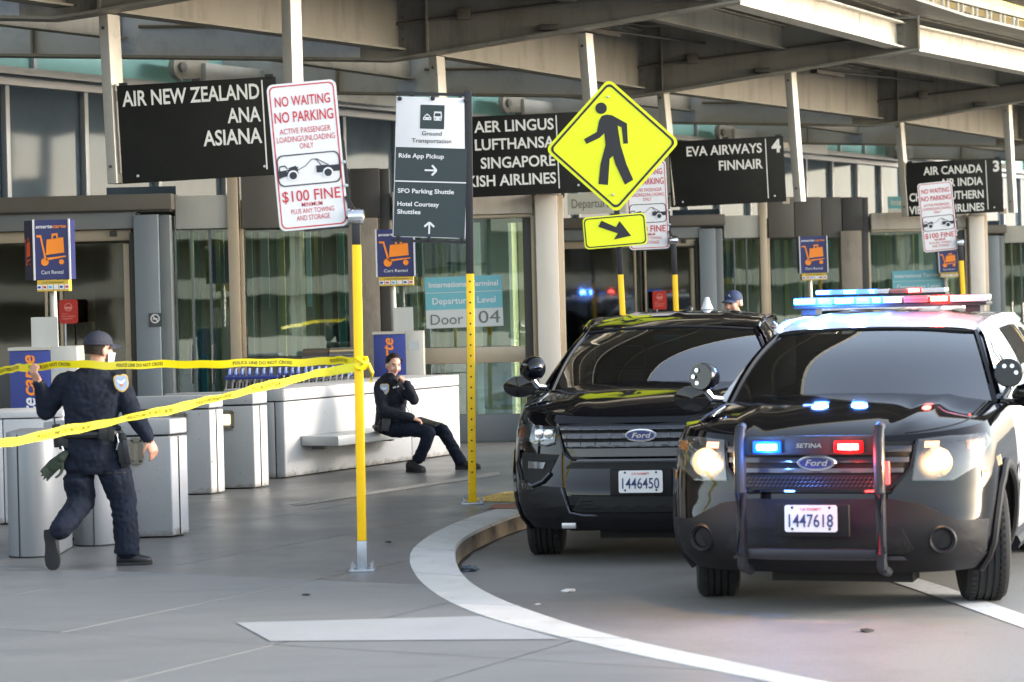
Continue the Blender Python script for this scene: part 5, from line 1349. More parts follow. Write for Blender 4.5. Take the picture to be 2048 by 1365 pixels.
    if not police:
        # grille: dark field, three pairs of bars with fins
        gp_ = [(-.60, 1.0), (.60, 1.0), (.545, .80), (.50, .775), (-.50, .775), (-.545, .80)]
        L('grille_backing', drape(gp_, .012, .03), M_void)
        for z0, z1 in ((.965, .992), (.905, .942), (.845, .880)):
            f1 = (z0 - .775) / .225; hw = lerp(.52, .595, f1)
            L('grille_bar', drape([(-hw, z0), (hw, z0), (hw + .01, z1), (-hw - .01, z1)], .045, .035), M_grl, bev=.005)
            fins_ = []
            for k in range(-5, 6):
                x = k * .105
                fins_.append(line_strip([(x - .012, z1 - .002), (x - .014, z0 + .006), (x + .028, z0 + .001)], .0045, .05))
            L('grille_fins', J(*fins_), M_silver if False else mat('grille_edge', (.16, .17, .2), .25, metal=.6), kind='stuff')
        L('grille_lower_bar', drape([(-.50, .778), (.50, .778), (.535, .835), (-.535, .835)], .035, .03), mat('grille_lower', (.02, .019, .018), .35, coat=.6))
        L('grille_surround', line_strip([(-.61, 1.005), (-.555, .80), (-.50, .762), (.50, .762), (.555, .80), (.61, 1.005)], .011, .03), M_bp, smooth=True)
        L('grille_top_trim', line_strip([(-.61, 1.008), (0, 1.012), (.61, 1.008)], .012, .012), M_bp, smooth=True)
        # bumper mid slot
        L('bumper_slot', drape([(-.55, .695), (.55, .695), (.50, .735), (-.50, .735)], .008, .02), M_void)
        L('plate_mount', bb(-.22, .22, -.022, .05, zp - .10, zp + .085), M_tr, bev=.01)
        L('bumper_ledge', drape([(-.47, .745), (.47, .745), (.46, .76), (-.46, .76)], .03, .03), mat('bumper_ledge', (.10, .10, .12), .4))
        # lower intake
        L('lower_intake', drape([(-.44, .50), (.44, .50), (.50, .40), (.46, .385), (-.46, .385), (-.50, .40)], .012, .02), M_void)
        L('intake_mesh', J(*[line_strip([(-.43, z), (.43, z)], .006, .02) for z in (.42, .445, .47)]), M_tr, kind='stuff')
        L('valance', drape([(-.93, .50), (-.74, .57), (-.56, .56), (-.51, .38), (.51, .38), (.56, .56), (.74, .57), (.93, .50), (.9, .28), (.6, .26), (-.6, .26), (-.9, .28)], .014, .02), M_tr)
        L('valance_lip', line_strip([(-.58, .56), (-.52, .385), (-.42, .365), (.42, .365), (.52, .385), (.58, .56)], .008, .02), mat('valance_edge', (.08, .085, .11), .35), smooth=True)
        for s_ in (-1, 1):
            hl = L('headlight', drape([(.615, .985), (.63, .885), (.70, .865), (.935, .885), (.955, .95), (.90, 1.0)], .006, .02, mirror=s_), mat('lamp_housing', (.025, .028, .03), .3), smooth=True)
            L('chrome_reflector', drape([(.64, .97), (.645, .90), (.78, .895), (.79, .97)], .012, .01, mirror=s_), M_silver, hl)
            for xx in (.675, .745): L('projector', lathe([(.001, .0), (.03, .0), (.034, .02), (.001, .03)], V((s_ * xx, Fz(xx, .935) - .01, .935)), V((0, -1, 0)), 12), M_chrome, hl, smooth=True)
            L('amber_marker', drape([(.86, .985), (.945, .96), (.945, .90), (.87, .91)], .012, .01, mirror=s_), mat('dim_amber', (.22, .06, .02), .25), hl)
            L('lamp_cover', drape([(.612, .99), (.628, .882), (.70, .860), (.94, .88), (.96, .95), (.90, 1.005)], .022, 0, mirror=s_), GL_HL, hl, smooth=True)
            L('drl_line', line_strip([(s_ * .635, .872), (s_ * .70, .853), (s_ * .93, .87)], .006, .018), M_silver, hl)
            # C-shaped fog recess
            L('fog_recess', drape([(.60, .79), (.90, .80), (.88, .60), (.80, .57), (.70, .60)], .006, .02, mirror=s_), M_void)
            L('fog_bezel', line_strip([(s_ * .90, .81), (s_ * .935, .72), (s_ * .90, .60), (s_ * .80, .565), (s_ * .72, .60), (s_ * .66, .66)], .016, .01), M_bp, smooth=True)
            L('fog_lamp', drape([(.70, .735), (.84, .74), (.84, .69), (.72, .69)], .018, .02, mirror=s_), mat('fog_lens', (.1, .1, .11), .15, metal=.7), smooth=True)
            L('fog_blade', drape([(.64, .755), (.86, .76), (.86, .745), (.64, .742)], .02, .02, mirror=s_), M_tr)
        L('tow_hook', bb(-.58, -.48, .05, .16, .27, .31), M_alu, bev=.004)
    else:
        # grille of the older model
        gp_ = [(-.56, 1.02), (.56, 1.02), (.53, .87), (.42, .745), (-.42, .745), (-.53, .87)]
        L('grille_backing', drape(gp_, .010, .03), M_void)
        for z0, z1 in ((.965, .998), (.905, .935), (.845, .873)):
            hw = interp(z0, [.745, .87, 1.02], [.42, .53, .56])
            L('grille_bar', drape([(-hw, z0), (hw, z0), (hw, z1), (-hw, z1)], .035, .03), M_grl, bev=.005)
        hx = []
        for i in range(-16, 17):
            for j in range(3):
                hx.append(line_strip([((i + .5 * (j % 2)) * .026 - .008, .765 + j * .022), ((i + .5 * (j % 2)) * .026 + .008, .775 + j * .022)], .003, .03))
        L('grille_mesh', J(*hx), mat('mesh_metal', (.1, .1, .12), .3, metal=.7), kind='stuff')
        L('grille_surround', line_strip([(-.57, 1.025), (-.545, .87), (-.43, .732), (.43, .732), (.545, .87), (.57, 1.025)], .012, .02), M_bp, smooth=True)
        # lower grey bumper
        L('lower_bumper', drape([(-.955, .55), (-.80, .56), (-.60, .66), (-.44, .69), (.44, .69), (.60, .66), (.80, .56), (.955, .55), (.93, .36), (.87, .29), (.5, .265), (-.5, .265), (-.87, .29), (-.93, .36)], .012, .02, 4), M_tr, smooth=True)
        L('lower_intake', drape([(-.50, .52), (.50, .52), (.56, .40), (.50, .37), (-.50, .37), (-.56, .40)], .02, .02), M_void)
        L('intake_bar', drape([(-.52, .335), (.52, .335), (.50, .36), (-.50, .36)], .03, .03), M_grl)
        for s_ in (-1, 1):
            hl = L('headlight', drape([(.585, 1.03), (.56, .80), (.78, .795), (.90, .87), (.955, 1.0), (.93, 1.045), (.75, 1.045)], .006, .02, 4, mirror=s_), mat('lamp_housing_light', (.12, .105, .09), .3), smooth=True)
            c = V((s_ * .695, Fz(.695, .90) + .005, .90))
            L('reflector_bowl', lathe([(.035, .03), (.085, -.0), (.088, .025), (.001, .04)][:3], c, V((0, -1, 0)), 24), mat('amber_glow_reflector', (.95, .78, .58), .25, metal=1), hl, smooth=True)  # bowl tinted to carry the amber glow around the bulb
            L('lit_bulb', lathe([(.001, .03), (.044, .028), (.046, .035), (.035, .045), (.001, .05)], c, V((0, -1, 0)), 20), emis('headlight_glow', (1, .72, .42), 9), hl, smooth=True)
            li = bpy.data.lights.new('headlight_light', 'POINT'); li.energy = 3.2; li.color = (1, .58, .26); li.shadow_soft_size = .03
            lo = bpy.data.objects.new('headlight_light', li); COL.objects.link(lo); lo.parent = t; lo.location = (s_ * .70, Fz(.70, .9) - .10, .91)
            L('upper_lamp', drape([(.62, 1.02), (.62, .985), (.70, .985), (.70, 1.02)], .014, .01, mirror=s_), emis('marker_glow', (1, .5, .22), .8), hl)
            L('amber_lamp', drape([(.84, 1.02), (.93, 1.02), (.935, .97), (.85, .965)], .014, .01, mirror=s_), M_amber, hl)
            L('lamp_cover', drape([(.58, 1.035), (.555, .795), (.78, .79), (.905, .868), (.96, 1.0), (.935, 1.05), (.75, 1.05)], .024, 0, 4, mirror=s_), GL_HL, hl, smooth=True)
            fl = L('fog_lamp', lathe([(.001, -.04), (.05, -.035), (.058, .0), (.075, .012), (.085, .0), (.085, -.03)], V((s_ * .72, Fz(.72, .45) - .02, .45)), V((s_ * .3, -1, 0)), 22), M_tr, smooth=True)
            L('fog_lens', lathe([(.001, .0), (.052, -.004), (.054, -.02)], V((s_ * .72, Fz(.72, .45) - .012, .45)), V((s_ * .3, -1, 0)), 18), M_void, fl, smooth=True)
            L('side_reflector', drape([(.925, .84), (.958, .84), (.958, .79), (.93, .79)], .01, .01, mirror=s_), M_amber)
        # push bar
        pb = L('push_bar', bar(V((-.42, -.155, .39)), V((.42, -.155, .39)), .05, .06), M_bar, bev=.015)
        L('upright', [bar(V((s_ * .41, -.17, .30)), V((s_ * .41, -.15, 1.10)), .05, .09, up=V((0, 1, 0))) for s_ in (-1, 1)], M_bar, pb, bev=.018)
        L('push_bar_face', list([tube([V((s_ * .41, .02, .27)), V((s_ * .41, -.13, .30)), V((s_ * .41, -.20, .40)), V((s_ * .41, -.205, .75)), V((s_ * .41, -.19, 1.05)), V((s_ * .41, -.15, 1.12)), V((s_ * .41, -.10, 1.125))], .030, 10) for s_ in (-1, 1)]), M_bar, pb, smooth=True)
        L('top_channel', bar(V((-.42, -.14, 1.02)), V((.42, -.14, 1.02)), .05, .115), M_pb, pb, bev=.02)
        L('plate_mount', bb(-.22, .22, -.14, -.1, zp - .11, zp + .08), M_tr, pb, bev=.01)
        cf = Fr(V((0, -.168, 1.02)), V((1, 0, 0)), V((0, 0, 1)))
        L('lettering', text(cf, 'SETINA', 0, -.012, .024, .003, 'C', .15, .02, .2), M_silver, pb)
        for x, col_, nm in ((-.245, (.10, .30, 1), 'blue'), (.235, (1, .03, .03), 'red')):
            L('grille_lamp_base', bb(x - .085, x + .085, -.185, -.165, .98, 1.048), emis('lamp_body_' + nm, (.0, .07, 1) if nm == 'blue' else (1, .0, .0), .30), pb, bev=.008)
            L('lit_%s_lamp' % nm, drape([(x - .058, .998), (x + .058, .998), (x + .058, 1.028), (x - .058, 1.028)], .0, .01, 1, fn=lambda a, b: -.193), emis('grille_glow_' + nm, tuple(lerp(c_, 1, .25) for c_ in col_), 10), pb)
            li = bpy.data.lights.new(nm + '_grille_lamp_light', 'POINT'); li.energy = 3.5 if nm == 'blue' else 2.6; li.color = col_; li.shadow_soft_size = .03
            lo = bpy.data.objects.new(nm + '_grille_lamp_light', li); COL.objects.link(lo); lo.parent = t; lo.location = (x, -.235, 1.0)
        L('red_reflector_glow', bb(.455, .475, -.235, -.20, .80, .93), mat('red_reflector_glow', (.8, .05, .05), .3, emit=(.9, .08, .08), es=.5), pb)  # reflector emits red itself in place of light it would return
        # number on the wing
        L('lettering', drape_text('1618', .0), mat('gold_number', (.75, .55, .3), .4))
    # --- spotlights and mirrors
    for s_ in (-1, 1):
        c = V((s_ * .975, 1.30, 1.37)); d = V((0, -1, .05)) if police else V((.2 * s_, .3, .4))
        d = V((-.35 if s_ < 0 else .1, -1, .1)) if police else V((.6, 1, .1))
        spt = L('spotlight', lathe([(.001, -.10), (.05, -.09), (.08, -.05), (.09, .0), (.09, .05), (.084, .06)], c, d, 22), M_chrome if False else M_bp, smooth=True)
        L('spot_lens', lathe([(.001, .045), (.083, .04), (.084, .055)], c, d, 22), mat('spot_lens', (.16, .165, .17), .2, metal=.8, var=.5, vscale=60), spt, smooth=True)
        lens_c = c + V(d).normalized() * .05
        if police: L('led_bowls', J(*[lathe([(.001, .004), (.011, .006), (.013, .01)], lens_c + q_, d, 10) for q_ in [V((math.cos(a) * .048, 0, math.sin(a) * .048)) for a in [i * 1.047 for i in range(6)]]]), M_chrome, spt, smooth=True, kind='stuff')
        L('spot_arm', tube([c + V((0, .02, -.09)), c + V((s_ * -.03, .04, -.14)), V((s_ * .90, 1.42, 1.22))], .022, 8), M_chrome, spt, smooth=True)
        mr = L('door_mirror', J(*[([V(q) for q in lathe([(.001, -.06), (.10, -.05), (.12, .0), (.11, .05), (.001, .06)], V((s_ * 1.10, 1.50, 1.225)), V((0, -1, 0)), 20)[0]], lathe([(.001, -.06), (.10, -.05), (.12, .0), (.11, .05), (.001, .06)], V((0, 0, 0)), V((0, -1, 0)), 20)[1])]), M_bp, smooth=True)
        mr.data.transform(Matrix.Translation((s_ * 1.10, 1.5, 1.225)) @ Matrix.Diagonal((1.15, 1.3, .72, 1)) @ Matrix.Translation((-s_ * 1.10, -1.5, -1.225)))
        L('mirror_arm', bar(V((s_ * .90, 1.50, 1.18)), V((s_ * 1.03, 1.50, 1.18)), .10, .045), M_bp, mr, bev=.01)
    # --- wipers
    for x0, x1 in ((-.62, -.02), (.05, .70)):
        pts_ = [ws((x + .86) / 1.72, .035 + .05 * (1 - (x - x0) / (x1 - x0))) + V((0, -.02, .015)) for x in [lerp(x0, x1, i / 8) for i in range(9)]]
        L('wiper', tube(pts_, .009, 6), M_pb)
    # --- cabin
    L('dashboard', grid(lambda u, v: V((lerp(-.80, .80, u), lerp(1.35, 1.85, v), 1.12 + .05 * math.sin(math.pi * v))), 8, 5), M_int, smooth=True)
    L('cabin_floor', bb(-.82, .82, 1.5, 4.5, .5, .55), M_void)
    for s_ in (-1, 1):
        st = L('front_seat', bb(s_ * .40 - .24, s_ * .40 + .24, 2.55, 2.72, .7, 1.30), M_int, bev=.05)
        L('headrest', bb(s_ * .40 - .13, s_ * .40 + .13, 2.58, 2.68, 1.32, 1.50), M_int, st, bev=.04)
    L('partition', bb(-.72, .72, 2.95, 2.97, .8, 1.6), M_int)
    wx = .40
    L('steering_wheel', tube([V((wx + .18 * math.cos(a), 1.98 + .06 * math.sin(a), 1.08 + .17 * math.sin(a))) for a in [i * math.pi / 10 for i in range(20)]], .016, 6, closed=True), M_void, smooth=True)
    L('rear_view_mirror', bb(-.11, .11, 1.86, 1.89, 1.53, 1.59), mat('mirror_back', (.15, .3, .28), .2, metal=.6), bev=.01)
    if not police:
        for x, h in ((.0, .10), (-.12, .03)): L('roof_antenna', lathe([(.055 if h > .05 else .03, 0), (.03, h * .6), (.018, h), (.001, h + .005)], V((x + .12, 3.9 - (.3 if h < .05 else 0), 1.765)), V((0, 0, 1)), 12), M_wp if h > .05 else M_pb, smooth=True)
    if police:
        lb = L('light_bar', J(bb(-.67, .67, 2.66, 2.96, 1.785, 1.81)), M_pb, bev=.01)
        L('bar_feet', JL(bb(-.62, -.52, 2.7, 2.92, 1.74, 1.785), bb(.52, .62, 2.7, 2.92, 1.74, 1.785)), M_pb, lb)
        segs = [(-.67, -.50, 'b', 1), (-.50, -.385, 'b', 0), (-.385, -.23, 'b', 1), (-.23, -.12, 'b', 0), (-.12, -.04, 'b', 1), (-.04, .10, 'c', 0), (.10, .28, 'r', 0), (.28, .42, 'r', 1), (.42, .67, 'c', 0)]
        for y0_, y1_ in ((2.64, 2.78), (2.82, 2.96)):
            for a, b, c_, on in segs:
                front = y0_ < 2.7
                if c_ == 'b': mm = emis('bar_blue_lit', (.22, .50, 1), 8) if on and front else (emis('bar_blue_dim', (.10, .25, .9), .45))
                elif c_ == 'r': mm = emis('bar_red_lit', (1, .28, .26), 7) if on and front else mat('bar_red_unlit', (.35, .10, .10), .15, coat=1)
                else: mm = mat('bar_clear_lens', (.6, .6, .62), .15, coat=1)
                L('bar_lens', bb(a + .004, b - .004, y0_, y1_, 1.812, 1.860), emis('bar_blue_body', (.03, .20, 1), 1.3) if (c_ == 'b' and on) else (emis('bar_red_body', (1, .03, .02), .9) if (c_ == 'r' and on) else mm), lb, bev=.012)
                if on and front: L('lit_segment', bb(a + .015, b - .015, y0_ - .006, y0_ + .002, 1.822, 1.852), mm, lb, bev=.003)
        for x, col_, e in ((-.5, (.08, .25, 1), 110), (-.2, (.08, .25, 1), 80), (.36, (1, .08, .06), 20)):
            li = bpy.data.lights.new('light_bar_light', 'POINT'); li.energy = e * .10; li.color = col_; li.shadow_soft_size = .06
            lo = bpy.data.objects.new('light_bar_light', li); COL.objects.link(lo); lo.parent = t; lo.location = (x, 2.50, 1.87)
    return t
def drape_text(s_, dx):
    vs, fs = text2d(s_, .02); o = []
    for a, b in vs:
        z = .845 + b * .085; yy = .58 + a * .085
        r = max(0, min(1, 1 - (yy - .07) / LN)); W_ = interp(z, zk, WK)
        x = W_ * (1 - r ** NP) ** (1 / NP) if yy < .67 else W_ + .002
        o.append(V((x + .012, yy, z)))
    return o, fs
N1 = V((.874, 17.2, ROADZ)); N2 = V((1.755, 14.4, ROADZ))
car1 = make_suv('plain', 'unmarked black police SUV parked behind the white roofed patrol car', N1, math.radians(10), '1446450')
car2 = make_suv('marked', 'black and white patrol SUV with push bar and blue and red lights flashing', N2, math.radians(18.5), '1447618')
car3 = copy_tree(car2, (2.95, 22.6, ROADZ + .03), rz=-math.radians(18))
car3['label'] = 'second patrol car of which only the light bar shows above the first'
for o in list(car3.children):
    if o.type == 'LIGHT' or o.name.startswith('push_bar'):
        for c_ in list(o.children): bpy.data.objects.remove(c_)
        if o.type == 'LIGHT': bpy.data.objects.remove(o)
        else: bpy.data.objects.remove(o)
# ================================================================== PEOPLE
M_skin = mat('skin', S('b98a72'), .5, var=.06, vscale=20); M_skin2 = mat('skin_fair', S('c79a84'), .5, var=.05, vscale=20)
M_navy2 = mat('uniform_navy', (.007, .011, .022), .85, bump=.5, bscale=30, var=.25, vscale=9, spec=.25)
M_navy3 = mat('uniform_dark_navy', (.008, .010, .017), .8, bump=.5, bscale=30, var=.25, vscale=9, spec=.3)
M_leather = mat('belt_leather', (.010, .010, .011), .4, bump=.2); M_boot = mat('boot_black', (.014, .014, .016), .45, bump=.3, bscale=60)
M_hair = mat('hair_dark', (.014, .008, .005), .6, spec=.25, bump=.8, bscale=160)
M_cap = mat('cap_navy', (.016, .019, .034), .8, bump=.3, bscale=80)
M_lip = mat('lips', S('a0584e'), .5); M_eye = mat('eye_dark', (.012, .009, .008), .2); M_eyew = mat('eye_white', (.55, .53, .5), .3)
M_mask = mat('face_mask', S('b9c3cc'), .7); M_green = mat('glove_green', (.022, .035, .022), .85, bump=.4)
M_patch = mat('patch_blue', S('8fa3c0'), .6); M_gold = mat('patch_gold', S('c9a648'), .5)
def cap_chain(pts, rads, n=14, sub=3, flat=1, side=None):
    """tapered tube with round ends; flat scales across 'side' cross axis"""
    pts = [V(p) for p in pts]; P_, R_ = [], []
    for i in range(len(pts) - 1):
        for k in range(sub): P_.append(pts[i].lerp(pts[i + 1], k / sub)); R_.append(lerp(rads[i], rads[i + 1], k / sub))
    P_.append(pts[-1]); R_.append(rads[-1])
    for _ in range(2):
        P_ = [P_[0]] + [(P_[i - 1] + P_[i] * 2 + P_[i + 1]) / 4 for i in range(1, len(P_) - 1)] + [P_[-1]]
    d0 = (P_[0] - P_[1]).normalized(); d1 = (P_[-1] - P_[-2]).normalized()
    A = [(P_[0] + d0 * R_[0] * math.sin(a), R_[0] * math.cos(a)) for a in (1.4, .9, .45)]
    B = [(P_[-1] + d1 * R_[-1] * math.sin(a), R_[-1] * math.cos(a)) for a in (.45, .9, 1.4)]
    PP = [a[0] for a in A] + P_ + [b[0] for b in B]; RR = [a[1] for a in A] + R_ + [b[1] for b in B]
    return tube(PP, RR, n, flat=flat, up=side or V((0, 0, 1)))
def torso_loft(secs, right, n=24):
    """secs: (centre, half width, half depth); right: lateral axis"""
    vs, fs = [], []; m = len(secs)
    for i, (c, a, b) in enumerate(secs):
        d = (V(secs[min(i + 1, m - 1)][0]) - V(secs[max(i - 1, 0)][0])).normalized(); r = (V(right) - d * V(right).dot(d)).normalized(); f = d.cross(r)
        for k in range(n):
            t = 2 * math.pi * k / n; e = .85
            cx_, sx_ = math.cos(t), math.sin(t)
            vs.append(V(c) + r * a * math.copysign(abs(cx_) ** e, cx_) + f * b * math.copysign(abs(sx_) ** e, sx_))
    for i in range(m - 1):
        for k in range(n): fs.append((i * n + k, i * n + (k + 1) % n, (i + 1) * n + (k + 1) % n, (i + 1) * n + k))
    fs.append(tuple(range(n))[::-1]); fs.append(tuple((m - 1) * n + k for k in range(n)))
    return vs, fs
def hand(wrist, d, pn, curl, thumb_side, k=1.0, spread=.12):
    """d: direction of the hand, pn: palm normal (fingers curl towards it), thumb_side: +1/-1 along d x pn"""
    wrist, d, pn = V(wrist), V(d).normalized(), V(pn); pn = (pn - d * pn.dot(d)).normalized(); s = d.cross(pn) * thumb_side
    o = [torso_loft([(wrist - d * .02, .026 * k, .02 * k), (wrist + d * .02 * k, .032 * k, .019 * k), (wrist + d * .06 * k, .042 * k, .017 * k), (wrist + d * .092 * k, .040 * k, .014 * k), (wrist + d * .10 * k, .03 * k, .01 * k)], s, 14)]
    for i, (off, ln) in enumerate(((.030, .070), (.010, .078), (-.011, .073), (-.030, .057))):
        b = wrist + d * .088 * k + s * off * k; dd = (d + s * off * spread * 30 / 10).normalized(); pts = [b - d * .02]; a = 0
        pts.append(b)
        for seg, fr in ((.45, 1), (.32, 1.1), (.23, .8)):
            a += curl * fr * (1 + .12 * i); q = dd * math.cos(a) + pn * math.sin(a); pts.append(pts[-1] + q * ln * seg * k)
        o.append(cap_chain(pts, [.0095 * k, .0095 * k, .009 * k, .0082 * k, .007 * k], 8, 2))
    tb = wrist + d * .025 * k + s * .028 * k
    o.append(cap_chain([tb, tb + (d * .6 + s * .7 + pn * .3).normalized() * .04 * k, tb + (d * .8 + s * .55 + pn * .5).normalized() * .072 * k, tb + (d * .95 + s * .35 + pn * .6).normalized() * .095 * k], [.014 * k, .012 * k, .010 * k, .008 * k], 8, 2))
    return o
def headparts(c, f, up, k=1.0, jaw=1.0):
    """source solids of a head; c: centre between the eyes' height, f: face direction"""
    f = V(f).normalized(); up = (V(up) - f * V(up).dot(f)).normalized(); r = f.cross(up)
    M3 = Matrix((r, f, up)).transposed()
    def X(p): return V(c) + M3 @ (V(p) * k)
    def E(p, rad, n=16, m=10): return ell(X(p), tuple(a * k for a in rad), M3, n, m)
    o = [E((0, -.012, .035), (.074, .093, .088), 20, 14), E((0, .02, -.02), (.062, .072, .078)), E((0, .034, -.068), (.043 * jaw, .048, .042)), E((0, .05, -.088), (.024, .028, .02)),
         E((.036, .058, -.035), (.028, .026, .03)), E((-.036, .058, -.035), (.028, .026, .03)), E((0, .072, .018), (.055, .018, .014)),
         cap_chain([X((0, .082, .012)), X((0, .096, -.012)), X((0, .108, -.034))], [.008 * k, .010 * k, .013 * k], 8, 2), E((.011, .093, -.038), (.009, .010, .007)), E((-.011, .093, -.038), (.009, .010, .007)),
         E((.076, -.012, -.012), (.010, .020, .032)), E((-.076, -.012, -.012), (.010, .020, .032)), E((0, .085, -.062), (.02, .010, .008))]
    return o, X, M3
def face(X, M3, t, k, hairm, par):
    def E(p, rad): return ell(X(p), tuple(a * k for a in rad), M3, 10, 6)
    for s in (-1, 1):
        e = mk('eye', E((s * .031, .079, .0), (.0135, .008, .007)), M_eyew, par, smooth=True)
        mk('iris', E((s * .031, .0845, .0), (.0062, .004, .0062)), M_eye, e, smooth=True)
        mk('eyebrow', cap_chain([X((s * .014, .092, .020)), X((s * .032, .091, .026)), X((s * .050, .076, .021))], [.003 * k, .0042 * k, .002 * k], 6, 2), hairm, par, smooth=True)
        mk('eyelid', cap_chain([X((s * .018, .086, .006)), X((s * .031, .0885, .0095)), X((s * .045, .078, .005))], [.0022 * k] * 3, 6, 2), M_hair, par, smooth=True)
    mk('lips', cap_chain([X((-.022, .083, -.062)), X((0, .094, -.060)), X((.022, .083, -.062))], [.004 * k, .0072 * k, .004 * k], 8, 3), M_lip, par, smooth=True)
def fuse(name, groups, parent, voxel=.008, folds=.005, smooth_it=4, fold_scale=(9, 9, 4)):
    """groups: list of (material, [solids], wrinkle). One continuous surface; each face takes the material of the solid it came from"""
    allvf = J(*[s for g in groups for s in g[1]])
    me = bpy.data.meshes.new(name); me.from_pydata([tuple(v) for v in allvf[0]], [], allvf[1])
    bm = bmesh.new(); bm.from_mesh(me); bmesh.ops.recalc_face_normals(bm, faces=bm.faces); bm.to_mesh(me); bm.free()
    tmp = bpy.data.objects.new('tmp', me); COL.objects.link(tmp)
    r = tmp.modifiers.new('r', 'REMESH'); r.mode = 'VOXEL'; r.voxel_size = voxel; r.use_smooth_shade = True
    s = tmp.modifiers.new('s', 'SMOOTH'); s.factor = .5; s.iterations = smooth_it
    dg = bpy.context.evaluated_depsgraph_get(); dg.update()
    m2 = bpy.data.meshes.new_from_object(tmp.evaluated_get(dg)); bpy.data.objects.remove(tmp)
    trees = []
    for gi, (m, sol, wr) in enumerate(groups):
        for vf in sol: trees.append((BVHTree.FromPolygons([tuple(v) for v in vf[0]], vf[1]), gi))
    for g in groups: m2.materials.append(g[0]) if g[0].name not in [q.name for q in m2.materials] else None
    names = [q.name for q in m2.materials]
    def best(p):
        b = (1e9, 0)
        for tr, gi in trees:
            h = tr.find_nearest(p, b[0])
            if h[0] is not None and h[3] < b[0]: b = (h[3], gi)
        return b[1]
    gi_v = [best(v.co) for v in m2.vertices]
    for p in m2.polygons:
        g = gi_v[p.vertices[0]]; p.material_index = names.index(groups[g][0].name); p.use_smooth = True
    nr = [v.normal.copy() for v in m2.vertices]
    for v, n_, g in zip(m2.vertices, nr, gi_v):
        a = groups[g][2]
        if a:
            q = v.co; w_ = noise.noise(V((q.x * 10 + 2 * noise.noise(q * 5), q.y * 10, q.z * 17 + 3 * noise.noise(q * 4)))) + .5 * noise.noise(q * 34)
            v.co = q + n_ * (a * w_)
    Mi = ident(parent).inverted(); m2.transform(Mi); m2.name = name
    o = bpy.data.objects.new(name, m2); COL.objects.link(o); o.parent = parent; MW[o.name] = ident(parent)
    return o
def baseball_cap(X, M3, k, par, m=None):
    m = m or M_cap
    def pt(a, b):   # a azimuth, b elevation
        return X((.083 * math.cos(a) * math.cos(b), -.012 + .102 * math.sin(a) * math.cos(b), .038 + .088 * math.sin(b) ** .9 if b > 0 else .038))
    c = mk('cap_crown', grid(lambda u, v: pt(u * 2 * math.pi, v * math.pi / 2), 32, 8), m, par, smooth=True, cleanup=True)
    mk('cap_band', tube([X((.084 * math.cos(a), -.012 + .103 * math.sin(a), .036)) for a in [i * math.pi / 12 for i in range(24)]], .006 * k, 6, closed=True), m, c, smooth=True)
    def br(u, v):
        a = math.radians(lerp(28, 152, u)); w_ = math.sin(math.pi * u)
        return X((.084 * math.cos(a) * (1 - .06 * v), -.012 + .103 * math.sin(a) + v * .078 * w_ ** .6, .040 - .012 * v - .022 * (math.cos(a)) ** 2 + .006 * w_))
    b1 = grid(br, 18, 6); b2 = ([q - M3 @ V((0, 0, .005)) for q in b1[0]], b1[1])
    mk('cap_brim', J(b1, b2), m, par, smooth=True)
    return c
def pouch(c, s, R, name, par, m=None, bev=.008): return mk(name, box(c, s, R), m or M_leather, par, bev=bev)
def shoe(heel, toe, up, par, k=1.0, m=None):
    """heel, toe ground points"""
    h, t_ = V(heel), V(toe); d = (t_ - h).normalized(); up = (V(up) - d * V(up).dot(d)).normalized(); s = d.cross(up); L = (t_ - h).length
    def sec(f, w_, z0, z1, n=14):
        c = h + d * L * f; o = []
        for k_ in range(n):
            a = 2 * math.pi * k_ / n; x = math.cos(a); z = math.sin(a)
            o.append(c + s * w_ * math.copysign(abs(x) ** .8, x) + up * (lerp(z0, z1, .5 + .5 * math.copysign(abs(z) ** .7, z))))
        return o
    S_ = [(.0, .025, .02, .07), (.03, .036, .015, .10), (.18, .040, .012, .125), (.33, .041, .012, .115), (.5, .045, .012, .085), (.72, .051, .012, .068), (.88, .046, .014, .058), (.97, .032, .018, .047), (1.0, .015, .022, .036)]
    vs = []; n = 14
    for q in S_: vs += sec(*q)
    fs = [(i * n + j, i * n + (j + 1) % n, (i + 1) * n + (j + 1) % n, (i + 1) * n + j) for i in range(len(S_) - 1) for j in range(n)] + [tuple(range(n))[::-1], tuple((len(S_) - 1) * n + j for j in range(n))]
    o = mk('boot', (vs, fs), m or M_boot, par, smooth=True)
    so_ = []
    pr = [(.0, .028), (.02, .036), (.15, .041), (.35, .038), (.5, .042), (.72, .053), (.88, .049), (.97, .034), (1.01, .01)]
    out_ = [h + d * L * f + s * w_ for f, w_ in pr] + [h + d * L * f - s * w_ for f, w_ in pr[::-1]]
    nn = len(out_); vs = out_ + [p + up * .024 for p in out_]
    mk('sole', (vs, [tuple(range(nn))[::-1], tuple(range(nn, 2 * nn))] + [(i, (i + 1) % nn, (i + 1) % nn + nn, i + nn) for i in range(nn)]), M_rubber, o, bev=.004)
    return o
